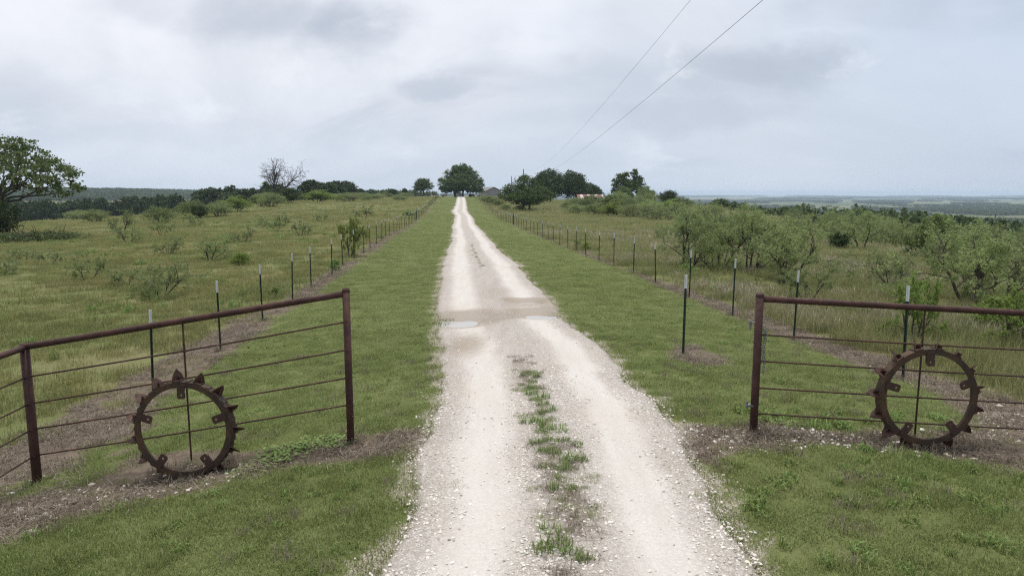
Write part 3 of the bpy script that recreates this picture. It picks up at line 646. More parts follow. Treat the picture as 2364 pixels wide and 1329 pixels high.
# ================================================================ pipe fences at the gate opening
def gz(x, y): return float(ground_z(np.array([float(x)]), np.array([float(y)]))[0])
def pipe_post(parent, x, y, top, r, lean=0.0):
    mb = MB(); z0 = gz(x, y)-.35; mb.tube([(x, y, z0), (x, y, (z0+top)/2), (x, y, top-.03)], r, 20)
    o = mb.build('post', M['pipe'], parent, smooth=True)
    a = np.linspace(0, pi/2, 6); cp = MB(); cp.lathe(np.stack([r*1.06*np.cos(a)+.0005, top-.032+r*.75*np.sin(a)], 1), 20, (x, y, 0)); cp.lathe([(r*1.05, top-.055), (r*1.06, top-.032)], 20, (x, y, 0))
    cp.build('post_cap', M['pipe'], o, smooth=True)
    wl = MB(); wl.lathe([(r*1.6, z0+.30), (r*1.5, z0+.345), (r*.9, z0+.36)], 14, (x, y, 0)); return o
def pipe_run(parent, name, a, b, r, mat, n=14, sag=.0, marks=False):
    a, b = np.array(a, float), np.array(b, float); t = np.linspace(0, 1, 9)[:, None]; P = a*(1-t)+b*t; P[:, 2] -= sag*np.sin(pi*t[:, 0])
    return MB().tube(P, r, n).build(name, mat, parent, smooth=True)
def weld_beads(parent, pts, r):
    for p in pts:
        a = np.linspace(-pi/2, pi/2, 6); MB().lathe(np.stack([r*np.cos(a), r*.8*np.sin(a)], 1), 8, p).build('weld', M['pipe'], parent, smooth=True)
YF = 7.44
pl = thing('pipe_fence', 'rusty brown pipe fence panel left of the lane, sloping down to a corner post', 'fence')
pipe_post(pl, -1.80, YF, 1.745, .0400); pipe_post(pl, -5.33, YF-.02, 1.135, .048); pipe_post(pl, -5.15, 3.2, 1.10, .045)
pipe_run(pl, 'top_rail', (-1.83, YF-.005, 1.672), (-5.36, YF-.02, 1.085), .0345, M['pipe'], 18)
pipe_run(pl, 'top_rail', (-5.33, YF, 1.085), (-5.12, 3.2, 1.06), .0345, M['pipe'], 18)
ZG = (1.368, 1.056, .742, .436); ZC = (.755, .452, .158, -.145)
for za, zb in zip(ZG, ZC):
    pipe_run(pl, 'rod', (-1.80, YF-.005, za), (-5.33, YF-.02, zb), .0095, M['rod'], 8, .012)
    pipe_run(pl, 'rod', (-5.33, YF-.02, zb), (-5.13, 3.2, zb-.02), .0095, M['rod'], 8, .012)
weld_beads(pl, [(-1.80, YF-.035, z) for z in ZG]+[(-5.31, YF-.06, z) for z in ZC], .016)
pipe_run(pl, 'upright', (-3.60, YF+.012, 1.36), (-3.60, YF+.012, -.26), .0105, M['rod'], 8)
pr = thing('pipe_fence', 'rusty brown pipe fence panel right of the lane with an old wheel in front', 'fence')
rp = pipe_post(pr, 2.69, YF, 1.690, .0425); pipe_post(pr, 7.05, YF-.05, 1.45, .045)
pipe_run(pr, 'top_rail', (2.72, YF, 1.617), (7.05, YF-.05, 1.388), .0345, M['pipe'], 18)
ZA = (1.225, .930, .628, .335)
for za in ZA: pipe_run(pr, 'rod', (2.69, YF, za), (7.05, YF-.05, za-.235), .0095, M['rod'], 8, .010)
weld_beads(pr, [(2.725, YF-.02, z) for z in ZA], .016)
pipe_run(pr, 'upright', (4.50, YF+.012, 1.50), (4.50, YF+.012, .03), .0105, M['rod'], 8)
def hinge(parent, x, y, z, cap):
    mb = MB(); mb.tube([(x+.03, y, z), (x-.055, y, z)], .008, 8); mb.tube([(x-.058, y, z-.075 if cap else z-.03), (x-.058, y, z+.02 if cap else z+.045)], .013, 10)
    if not cap: mb.box((x-.02, y, z), (.07, .05, .022))
    mb.build('hinge_pin', M['steel'], parent, smooth=False)
hinge(pr, 2.655, YF-.01, 1.36, True); hinge(pr, 2.655, YF-.01, .43, False)
def chain():
    t = thing('gate_chain', 'loose grey steel chain hanging on the gate post right of the lane', 'chain', (2.745, YF-.02, 1.28))
    mb = MB(); rng = np.random.default_rng(5)
    def link_at(p, ang, L=.030, W=.011, r=.0030):
        a = np.linspace(0, 2*pi, 13); P = np.stack([W*np.cos(a)*cos(ang), W*np.cos(a)*sin(ang), L*.62*np.sin(a)], 1)+p; mb.tube(P, r, 5, False)
    for s in range(2):
        for k in range(19 if s else 13):
            link_at(np.array([s*.018+.006*sin(k*.6), -.004*s, -.002-k*.0265]), (k % 2)*pi/2+rng.normal(0, .2))
    link_at(np.array([.004, 0, .02]), .4, .035, .02)
    mb.build('links', M['steel'], t, smooth=True)
chain()

# ================================================================ old lugged wheels leaning on the pipe fences
def hole_plate(L, W, th, hy, hr, n=16):
    """flat plate from y=0 to y=L with a round hole; x across, z thickness"""
    mb = MB(); an = (np.arange(n)+.5)*2*pi/n; ci = np.stack([hr*np.cos(an), hy+hr*np.sin(an)], 1)
    lo, hi = hy-W/2, min(hy+W/2, L)
    def sq(a):
        c, s_ = cos(a), sin(a); k = 1/max(abs(c), abs(s_)); return (W/2*c*k, np.clip(hy+W/2*s_*k, lo, hi))
    so = np.array([sq(a) for a in an]); V = []; Q = []
    for z in (th/2, -th/2): V += [(x, y, z) for x, y in ci]+[(x, y, z) for x, y in so]
    for i in range(n):
        j = (i+1) % n
        Q += [(i, n+i, n+j, j), (2*n+j, 3*n+j, 3*n+i, 2*n+i), (i, j, 2*n+j, 2*n+i), (n+j, n+i, 3*n+i, 3*n+j)]
    mb.add(V, Q); mb.box((0, lo/2, 0), (W, lo+.001, th)); return mb
R0, RI, DEP = .520, .457, .115
def rim_mesh():
    mb = MB(); n = 72
    mb.lathe([(RI, 0), (R0-.004, 0), (R0, .004), (R0, DEP), (R0-.012, DEP), (R0-.012, .014), (RI, .014), (RI, 0)], n, axis='y')
    for k in range(15):                                   # riveted splice plates under the lugs
        a = radians(k*24+96+11); c = np.array([(R0+.004)*cos(a), DEP*.5, (R0+.004)*sin(a)]); rot = np.array([[-sin(a), 0, cos(a)], [0, 1, 0], [cos(a), 0, sin(a)]])
        mb.box(c, (.035, DEP*.9, .010), rot)
    me = mb.mesh('rim', False); me.materials.append(M['wheel']); return me
def lug_mesh():
    """angle-iron cleat: foot plate on the rim and a fin tapering to a point, set askew across the rim"""
    mb = MB(); th = .009
    mb.box((.004, 0, .005), (.085, DEP*1.04, .010))
    a = radians(34); ux, uy = sin(a), cos(a)
    prof = [(-.072, .0), (.068, .0), (.046, .066), (-.002, .122), (-.046, .066)]
    V = []
    for s in (-1, 1):
        for w, h in prof: V.append((w*ux+s*th/2*uy, w*uy-s*th/2*ux, h+.008))
    n = len(prof); Q = [(i, (i+1) % n, n+(i+1) % n, n+i) for i in range(n)]
    T = [(0, 2, 1), (0, 3, 2), (0, 4, 3), (n, n+1, n+2), (n, n+2, n+3), (n, n+3, n+4)]
    mb.add(V, Q, T)
    mb.box((.018*1, .0, .030), (.007, .07, .045), np.array([[cos(a), -sin(a), 0], [sin(a), cos(a), 0], [0, 0, 1]]))
    me = mb.mesh('lug'); me.materials.append(M['lug']); return me
def stub_mesh():
    mb = hole_plate(.150, .084, .010, .108, .011); mb.box((.039, .06, -.012), (.008, .12, .022))
    me = mb.mesh('spoke_stub'); me.materials.append(M['lug']); return me
RIM, LUG, STUB = rim_mesh(), lug_mesh(), stub_mesh()
def wheel(x, y, z, label, spin, tilt, yaw):
    """wheel in its own x-z plane, front face towards -y"""
    t = thing('lugged_iron_ring', label, 'wheel', (x, y, z), 0, 'old iron wheels leaning on the pipe fences'); t.rotation_euler = (tilt, 0, yaw)
    link('rim', RIM, t)
    rng = np.random.default_rng(int(abs(x)*100))
    for k in range(15):
        a = radians(k*24+96)+spin; o = link('lug', LUG, t, (R0*cos(a), DEP*.5, R0*sin(a)))
        o.rotation_euler = (0, pi/2-a, 0); o.scale = (1, 1, rng.uniform(.85, 1.05))
    for k in range(5):
        a = radians(90+72*k)+spin*.2; o = link('spoke_stub', STUB, t, ((RI+.03)*cos(a), -.0065, (RI+.03)*sin(a)))
        o.rotation_euler = (pi/2, 0, 0); o.rotation_mode = 'XYZ'
        # plate y axis -> inward radial, plate z axis -> -y
        mx = np.array([[-sin(a), -cos(a), 0], [0, 0, -1], [cos(a), -sin(a), 0]])
        import mathutils
        o.rotation_euler = mathutils.Matrix([list(map(float, q)) for q in mx]).to_euler()
    return t
wheel(-3.500, 7.10, .262, 'rusty lugged iron wheel leaning on the fence left of the lane', 0.0, radians(-2.5), 0)
wheel(4.442, 7.15, .605, 'rusty lugged iron wheel leaning on the fence right of the lane', radians(9), radians(-2.5), 0)

# ================================================================ wire fences on steel posts
def tpost_mesh(studs=True):
    mb = MB(); H = 1.5; mb.box((0, 0, H/2-.15), (.040, .006, H+.3)); mb.box((0, -.019, H/2-.15), (.006, .032, H+.3))
    if studs:
        for k in range(26): mb.box((0, .007, .12+k*.052), (.020, .010, .016))
    me = mb.mesh('post'); me.materials.append(M['tpost'])
    t = MB(); t.box((0, 0, 1.5-.122), (.0445, .0105, .25)); t.box((0, -.0205, 1.5-.122), (.0105, .034, .25)); tm = t.mesh('white_tip'); tm.materials.append(M['tip'])
    return me, tm
TP, TT = tpost_mesh(); 
def t_post(parent, x, y, rng, name='post', z=None, h=1.0):
    o = link(name, TP, parent, (x, y, gz(x, y) if z is None else z), (rng.normal(0, .024), rng.normal(0, .022), rng.normal(0, .25))); o.scale = (1, 1, h)
    if y < 150: link('white_tip', TT, o)
    return o
def wire_fence(fx, ks, label, seed, brace=()):
    rng = np.random.default_rng(seed); f = thing('wire_fence', label, 'fence'); pts = []
    for y in ks:
        x = float(fx(y))+rng.normal(0, .03); yy = y+rng.normal(0, .12); t_post(f, x, yy, rng, h=rng.uniform(.97, 1.03)); pts.append((x, yy, gz(x, yy)))
    for y in brace:
        x = float(fx(y)); g = gz(x, y); MB().tube([(x, y, g-.3), (x, y, g+.8), (x, y, g+1.62)], .055, 8).build('brace_post', M['tpost'], f)
    pts = np.array(pts)
    for h in (.22, .50, .76, 1.0, 1.24):
        P = []
        for a, b in zip(pts[:-1], pts[1:]): P += [a+[0, 0, h], (a+b)/2+[0, 0, h-.012]]
        P.append(pts[-1]+[0, 0, h]); MB().tube(np.array(P), .0016, 3, False).build('wire', M['wire'], f)
    return f
wire_fence(fence_l, [11.07+3.52*k for k in range(82)], 'barbed wire fence on green steel posts along the left side of the lane', 1, (100.8,))
wire_fence(fence_r, [11.01+3.515*k for k in range(78)], 'barbed wire fence on green steel posts along the right side of the lane', 2, (93.0,))
rng_ = np.random.default_rng(77)
lone = thing('steel_post', 'lone green steel post with white tip in a bare patch of mown verge', 'post', (3.14, 12.49, gz(3.14, 12.49)-.02))
o_ = link('shaft', TP, lone, (0, 0, 0), (0, radians(.8), radians(55))); link('white_tip', TT, o_)
# ================================================================ farm buildings and yard at the end of the lane
def poly_prism(mb, P, y0, y1):
    """extrude an x-z outline along y"""
    n = len(P); V = [(x, y0, z) for x, z in P]+[(x, y1, z) for x, z in P]
    Q = [(i, (i+1) % n, n+(i+1) % n, n+i) for i in range(n)]; T = [(0, i, i+1) for i in range(1, n-1)]+[(n, n+i+1, n+i) for i in range(1, n-1)]
    return mb.add(V, Q, T)
def farmhouse():
    x, y = -8.6, 330; z = gz(x, y); t = thing('farmhouse', 'low grey farmhouse with gable end and porch beyond the big oak', 'house', (x, y, z), radians(22))
    w = MB(); poly_prism(w, [(-3.6, -.5), (3.6, -.5), (3.6, 2.9), (0, 4.5), (-3.6, 2.9)], 0, 11); w.build('wall', M['siding'], t)
    for k in range(15): MB().box((-3.36+k*.48, -.02, 1.4), (.05, .03, 2.8)).build('batten', M['siding'], t)
    for s in (-1, 1):
        r = MB(); c = np.array([[cos(radians(24)*s), 0, sin(radians(24)*s)], [0, 1, 0], [-sin(radians(24)*s), 0, cos(radians(24)*s)]]); r.box((s*2.02, 5.5, 3.78), (4.55, 11.9, .14), c); r.build('roof', M['shingle'], t)
    p = MB(); p.box((5.2, 6.2, 2.62), (3.4, 7.4, .12)); p.build('porch_roof', M['whitemetal'], t)
    for k in range(3): MB().box((6.7, 2.9+k*3.2, 1.2), (.14, .14, 2.75)).build('porch_post', M['wood'], t)
    for k in range(2):
        f = MB().box((3.63, 1.5+k*5.4, 1.75), (.08, 1.1, 1.3)).build('window', M['whitemetal'], t); MB().box((3.68, 1.5+k*5.4, 1.75), (.03, .9, 1.1)).build('pane', M['glass'], f)
    d = MB().box((3.64, 4.3, 1.1), (.08, .95, 2.1)).build('door', M['wood'], t); MB().box((3.71, 4.62, 1.05), (.05, .06, .12)).build('handle', M['steel'], d)
farmhouse()
def metal_shed():
    x, y = -25.0, 322; z = gz(x, y); t = thing('metal_shed', 'small pale blue metal shed half hidden behind the big oak trunks', 'shed', (x, y, z), radians(6))
    w = MB(); poly_prism(w, [(-1.8, -.3), (1.8, -.3), (1.8, 1.8), (0, 2.5), (-1.8, 1.8)], 0, 3.0); w.build('wall', M['bluemetal'], t)
    for s in (-1, 1):
        a = radians(21.5)*s; r = MB().box((s*.98, 1.5, 2.19), (2.15, 3.3, .06), np.array([[cos(a), 0, sin(a)], [0, 1, 0], [-sin(a), 0, cos(a)]])); r.build('roof', M['whitemetal'], t)
    d = MB().box((0, -.03, .85), (1.3, .05, 1.7)).build('door', M['whitemetal'], t); MB().box((.5, -.07, .9), (.05, .04, .16)).build('handle', M['steel'], d)
metal_shed()
def barn():
    x, y = 26.6, 238; z = gz(x, y); t = thing('tin_barn', 'old barn with rusty red and white tin roof behind the scrub', 'barn', (x, y, z), radians(4)); t.scale = (.78, .8, .95)
    w = MB(); poly_prism(w, [(-5.3, -.5), (5.3, -.5), (5.3, 1.9), (-5.3, 1.9)], -2.2, 4.6); w.build('wall', M['wood'], t)
    for s, (ya, yb) in ((0, (-2.9, 1.2)), (1, (1.2, 5.3))):
        for k in range(18):
            a = -5.8+k*.645; zl, zr = (1.75, 3.15) if s == 0 else (3.15, 1.75)
            lift = .012*(k % 2); V = [(a, ya, zl+lift), (a+.665, ya, zl+lift), (a+.665, yb, zr+lift), (a, yb, zr+lift)]; V += [(p[0], p[1], p[2]-.03) for p in V]
            MB().add(V, [(0, 1, 2, 3), (7, 6, 5, 4), (0, 4, 5, 1), (1, 5, 6, 2), (2, 6, 7, 3), (3, 7, 4, 0)]).build('roof_sheet', M['rustroof'] if (k*7+s*3) % 5 in (0, 2, 3) else M['paleroof'], t)
    MB().box((-2, -2.23, 1.0), (1.6, .06, 1.9)).build('door', M['darkred'], t)
barn()
def wheel_part(parent, c, r, w):
    mb = MB(); mb.lathe([(r*.45, -w/2), (r*.9, -w/2), (r, -w*.3), (r, w*.3), (r*.9, w/2), (r*.45, w/2)], 16, c, axis='y'); o = mb.build('wheel', M['rubber'], parent, smooth=True)
    MB().lathe([(.01, -w*.42), (r*.5, -w*.42), (r*.5, w*.42), (.01, w*.42)], 12, c, axis='y').build('hub', M['steel'], o)
def tractor():
    x, y = -18.3, 316; z = gz(x, y); t = thing('garden_tractor', 'small red tractor parked under the big oak', 'tractor', (x, y, z), radians(25))
    b = MB(); b.box((.75, 0, .85), (1.2, .55, .55)); b.box((.75, 0, 1.15), (1.1, .48, .10)); b.build('hood', M['redpaint'], t)
    MB().box((-.35, 0, .55), (1.5, .5, .3)).build('chassis', M['darkred'], t)
    s = MB(); s.box((-.55, 0, .98), (.5, .5, .1)); s.box((-.82, 0, 1.25), (.1, .5, .5)); s.build('seat', M['rubber'], t)
    MB().tube([(.1, 0, 1.0), (-.05, 0, 1.35)], .025, 6).build('steering_column', M['rubber'], t)
    for s_ in (-1, 1):
        wheel_part(t, (-.55, .62*s_, .62), .62, .32); wheel_part(t, (1.05, .52*s_, .36), .36, .22)
        MB().box((-.55, .62*s_, 1.28), (.95, .36, .05)).build('fender', M['redpaint'], t)
tractor()
def trailer():
    x, y = -30.2, 309; z = gz(x, y); t = thing('utility_trailer', 'low dark red utility trailer parked at the end of the left fence', 'trailer', (x, y, z), radians(8))
    MB().box((0, 0, .55), (2.8, 1.5, .10)).build('bed', M['wood'], t)
    for s in (-1, 1):
        MB().box((0, .74*s, .80), (2.8, .05, .42)).build('side_board', M['darkred'], t); wheel_part(t, (-.2, .88*s, .32), .32, .2)
    MB().box((1.38, 0, .80), (.05, 1.5, .42)).build('tail_board', M['darkred'], t); MB().tube([(-1.4, 0, .5), (-2.3, 0, .42)], .05, 6).build('tongue', M['darkred'], t)
trailer()
def rail_fence(name, label, a, b, n, hs, mat, wob=.06, seed=3, posth=1.2):
    rng = np.random.default_rng(seed); t = thing(name, label, 'fence'); a = np.array(a, float); b = np.array(b, float); P = []
    for k in range(n):
        p = a+(b-a)*k/(n-1); g = gz(*p); MB().tube([(p[0], p[1], g-.3), (p[0]+rng.normal(0, wob), p[1], g+posth)], .07, 6).build('post', M[mat], t); P.append((p[0], p[1], g))
    for k in range(n-1):
        for h in hs: MB().tube([np.array(P[k])+[0, -.08, h+rng.normal(0, wob)], np.array(P[k+1])+[0, -.08, h+rng.normal(0, wob)]], .05, 5).build('rail', M[mat], t)
rail_fence('wooden_corral', 'weathered broken wooden corral rails at the edge of the right scrub', (36.5, 181), (43.5, 184), 5, (.45, .85), 'wood', .16)
rail_fence('pipe_corral', 'pale corral rails beside the round tree at the end of the field', (-47.5, 312), (-41, 313), 4, (.35, .7, 1.05), 'wood', .02, 4)
# utility poles and lines
def utility_pole(x, y, h, label, arm):
    g = gz(x, y); t = thing('utility_pole', label, 'pole', (x, y, g), 0, 'utility poles near the farm'); MB().tube([(0, 0, -.5), (0, 0, h*.5), (0, 0, h)], [.17, .15, .11], 10).build('shaft', M['polewood'], t, smooth=True)
    MB().lathe([(.05, h), (.06, h+.08), (.035, h+.12), (.05, h+.2), (.01, h+.24)], 8).build('insulator', M['steel'], t)
    if arm: MB().box((0, -.1, h-.9), (1.5, .1, .12)).build('crossarm', M['polewood'], t)
    else: MB().box((.13, -.1, h-1.75), (.10, .14, .16)).build('bracket', M['steel'], t)
    return g+h
PX, PY = 3.10, 190.0
ztop = utility_pole(PX, PY, 10.2, 'tall dark utility pole rising behind the spreading oak by the right fence', False)
utility_pole(-.2, 262, 8.6, 'second utility pole, thicker of the two thin ones seen left of the spreading oak', False)
utility_pole(1.3, 300, 9.0, 'thin distant utility pole beside the spreading oak, nearest its crown', False)
def power_line(label, zmin, dmin, k, group, r):
    d = np.linspace(PY, -14, 90); X = 5.5-.0126*d; X[d > 150] += (PX-(5.5-.0126*PY))*((d[d > 150]-150)/40); Z = CAM_Z+zmin+k*(d-dmin)**2
    o = MB().tube(np.stack([X, d, Z], 1), r, 5, False).build('power_line', M['cable'], smooth=True); tag(o, label, 'cable', group)
power_line('upper overhead power line, steeper one crossing the sky', 3.85, 95, .000325, 'overhead lines', .0045)
power_line('lower overhead power line, shallower one crossing the sky', 2.55, 90, .00027, 'overhead lines', .0055)

# ================================================================ trees
broadleaf('openoak', 63, 10.3, 18.5, trunk_h=.34, n_clump=300, n_leaf=9000, L=.30, Wd=.19, mat='leftoak', sig=.125, fill=.10, trunk_x=(-1.0,),
  shape=[(.04,0,.84,.17,.14),(.20,.02,.78,.15,.13),(-.14,.05,.80,.16,.14),(.31,0,.66,.13,.12),(.40,.02,.54,.09,.10),(-.30,0,.66,.14,.13),(.12,-.22,.68,.16,.13),(-.05,.24,.70,.16,.13),(.22,.2,.62,.14,.12),(.30,-.16,.58,.12,.11),(-.38,.05,.52,.10,.10),(.02,0,.62,.14,.10),(.35,-.05,.44,.09,.09),(.22,-.08,.50,.12,.10),(.43,.03,.46,.06,.08),(.10,.08,.92,.10,.08)])
def dead_tree():
    rng = np.random.default_rng(68); out, tips = [], []
    cfg = [dict(seg=6, wob=.12, up=.04, kids=6, spread=42, ratio=.56, taper=.42, **{'from': .25}), dict(seg=5, wob=.20, up=.03, kids=5, spread=45, ratio=.60, **{'from': .25}), dict(seg=4, wob=.24, up=.02, kids=4, spread=45, ratio=.60, **{'from': .2}), dict(seg=3, wob=.3, nl=1)]
    for az, ln, L, r in ((3.0, 20, 5.8, .24), (.3, 40, 5.6, .20), (1.7, 12, 5.6, .20), (5.9, 60, 4.2, .14), (3.3, 55, 4.0, .13)):
        s = radians(ln); grow(rng, np.array([.2*cos(az), .2*sin(az), 1.0]), np.array([cos(az)*sin(s), .4*sin(az)*sin(s), cos(s)]), L, r, 0, out, tips, cfg)
    out.append((np.array([(0, 0, -.5), (0, 0, 1.4)]), np.array([.5, .36]), 8))
    out, _ = fit(11.6, 12.6, out, []); out = [(p, np.maximum(r, .026), n) for p, r, n in out]
    c = np.array([(-3.2, 0, 5.2)]); leaf = lumpy(rng, [(-2.5, 0, 4.8, .9, .9, .8), (-2.0, 0, 4.2, .6, .6, .8)], 14, 500, .3, .2, .3)
    PROTO['dead'] = (wood_mesh('trunk', out, M['deadbark']), leaves_mesh('ivy_clump', leaf, M['oak']), 11.6, 12.6)
dead_tree()
TR = ('trunk', 'crown')
plant('live_oak', 'openoak', -54.8, 74.6, 10.8, 18.4, 'thinning oak with bare branches and leafy top beside dark scrub', 'tree', rz=0.0, parts=TR)
plant('scrub_bush', 'bushD', -50.4, 68.5, 4.9, 3.6, 'dark dense scrub under the thinning oak', 'bush')
plant('scrub_bush', 'bushD', -54.3, 71.5, 5.4, 4.0, 'dark scrub against the trunk of the thinning oak, at the picture edge', 'bush')
plant('bramble', 'bramble', -44.6, 65.2, .95, 8.6, 'low dark green bramble patch spreading from the thinning oak', 'bramble', rz=.1)
plant('dead_tree', 'dead', -63.2, 187, 12.0, 12.0, 'bare grey dead tree rising above the dark ivy clump', 'tree', rz=0, parts=('trunk', 'ivy_clump'))
plant('ivy_mound', 'bushD', -57.5, 181, 5.0, 6.4, 'dark ivy mound at the foot of the dead tree', 'bush')
plant('ivy_mound', 'bushD', -63.0, 184, 4.6, 4.6, 'smaller dark ivy mound left of the dead tree trunk', 'bush')
plant('big_oak', 'bigoak', -22.6, 313, 14.9, 21.6, 'huge round dark oak standing at the end of the lane', 'tree', rz=0, parts=TR)
plant('round_oak', 'roundoak', -40.3, 318, 9.0, 10.4, 'mid-sized round oak beside the pale corral rails', 'tree', parts=TR)
plant('yard_tree', 'line0', -56.0, 330, 4.6, 5.8, 'small round tree on the skyline next to the slim tree', 'tree', parts=TR)
plant('yard_tree', 'line1', -50.5, 330, 5.2, 2.9, 'slim upright tree between the small round tree and the round oak', 'tree', parts=TR)
plant('yard_tree', 'line2', -72.0, 330, 5.0, 7.4, 'small spreading tree alone on the skyline of the field', 'tree', parts=TR)
plant('spreading_oak', 'fieldoak', 3.45, 166.9, 8.6, 14.2, 'spreading dark oak standing by the right fence before the farm', 'tree', rz=0, parts=TR)
plant('spreading_oak_undergrowth', 'bushA', 1.9, 166, 1.7, 4.0, 'leafy undergrowth at the foot of the spreading oak', 'bush')
plant('grove_tree', 'grove', 13.5, 262, 12.6, 15.5, 'broad black-green tree, leftmost of the grove behind the spreading oak', 'tree', 'grove beside the farm', parts=TR)
plant('grove_tree', 'grove', 23.5, 268, 12.8, 14.5, 'broad black-green tree, tallest middle one of the grove', 'tree', 'grove beside the farm', parts=TR)
plant('grove_tree', 'grove', 31.0, 276, 9.0, 11.5, 'lower black-green tree of the grove beside the tin barn', 'tree', 'grove beside the farm', parts=TR)
plant('pecan_tree', 'pecan', 40.3, 245, 12.4, 12.0, 'tall tree with notched double crown above the scrub', 'tree', rz=0, parts=TR)
for (x, y, h, w, k, lab) in ((34.5, 215, 6.6, 7.0, 'juniper', 'blue-green juniper in front of the notched tree, on its barn side'), (42.8, 225, 7.0, 7.5, 'juniper', 'blue-green juniper on the valley side of the notched tree'),
    (30.0, 196, 5.0, 8.0, 'bushB', 'rounded scrub bush just below the tin barn roof'), (22.5, 200, 4.0, 8.0, 'bushA', 'scrub bush between the spreading oak and the tin barn'), (37.0, 190, 6.0, 8.0, 'bushA', 'tall scrub bush at the front of the thicket under the junipers'),
    (17.0, 190, 3.4, 7.0, 'bushB', 'low scrub bush right beside the spreading oak'), (33.0, 172, 4.6, 8.0, 'bushB', 'pale scrub bush in front of the thicket'), (40.0, 178, 5.2, 6.0, 'bushD', 'dark scrub bush near the wooden corral'), (24.5, 172, 3.4, 7.0, 'bushA', 'scrub bush at the near left end of the thicket'),
    (28.0, 150, 3.4, 6.5, 'mesqB', 'feathery mesquite at the front of the thicket'), (34.0, 150, 3.8, 7.0, 'bushC', 'yellow-green bush at the front of the thicket'), (30.5, 128, 3.2, 6.5, 'mesqA', 'feathery mesquite below the thicket beside the meadow'), (38.5, 160, 4.0, 7.0, 'bushA', 'scrub bush between the yellow-green bush and the corral'), (48.5, 192, 2.4, 6.0, 'bushA', 'scrub bush behind the wooden corral'),
    (53.0, 178, 3.6, 6.0, 'bushD', 'round dark bush on the skyline of the slope'), (58.0, 180, 3.3, 6.0, 'bushD', 'second dark bush joined to the round one on the skyline'), (41.0, 146, 2.8, 6.0, 'mesqB', 'mesquite below the wooden corral'), (34.0, 118, 3.0, 6.0, 'mesqA', 'mesquite on the slope straight below the thicket'), (24.0, 112, 2.4, 5.0, 'mesqB', 'mesquite at the upper edge of the right meadow'),
    (13.9, 150, 2.6, 6.0, 'bushB', 'pale bush at the left tip of the near thicket'), (16.6, 140, 3.2, 6.5, 'bushA', 'rounded bush second from the left tip of the near thicket'), (18.8, 131, 3.4, 6.5, 'bushC', 'yellow-green rounded bush in the middle of the near thicket'), (21.4, 125, 3.2, 6.5, 'bushB', 'pale wide bush right of the middle of the near thicket'), (23.5, 117, 2.8, 6.0, 'mesqA', 'feathery mesquite at the right end of the near thicket'),
    (17.5, 165, 3.8, 7.0, 'bushA', 'bush in the second row of the near thicket, towards the spreading oak'), (21.5, 156, 4.6, 7.0, 'juniper', 'dark blue-green shrub in the second row of the near thicket'), (25.0, 150, 4.4, 7.0, 'bushA', 'tall green bush in the second row of the near thicket'), (27.5, 140, 4.0, 7.0, 'bushB', 'pale tall bush at the valley end of the near thicket'),
    (14.0, 175, 2.4, 5.0, 'bushA', 'low bush close behind the spreading oak')):
    plant('mesquite' if 'mesq' in k else 'scrub_bush', k, x, y, h, w, lab, 'mesquite' if 'mesq' in k else 'bush', 'thicket in front of the farm')
for (x, y, h, w, lab) in ((-7.5, 223, 2.9, 7.0, 'leafy bush on the right fence in front of the farmhouse'), (-3.9, 190, 2.4, 4.4, 'leafy bush growing through the right fence left of the spreading oak'), (-5.6, 205, 2.4, 4.6, 'leafy bush on the right fence between two others'), (-1.5, 172, 1.6, 3.2, 'low bush at the right fence by the spreading oak'), (0, 240, 3.0, 6.0, 'bush behind the right fence before the farmhouse porch')):
    plant('fence_bush', 'bushA', x, y, h, w, lab, 'bush', 'bushes along the right fence')
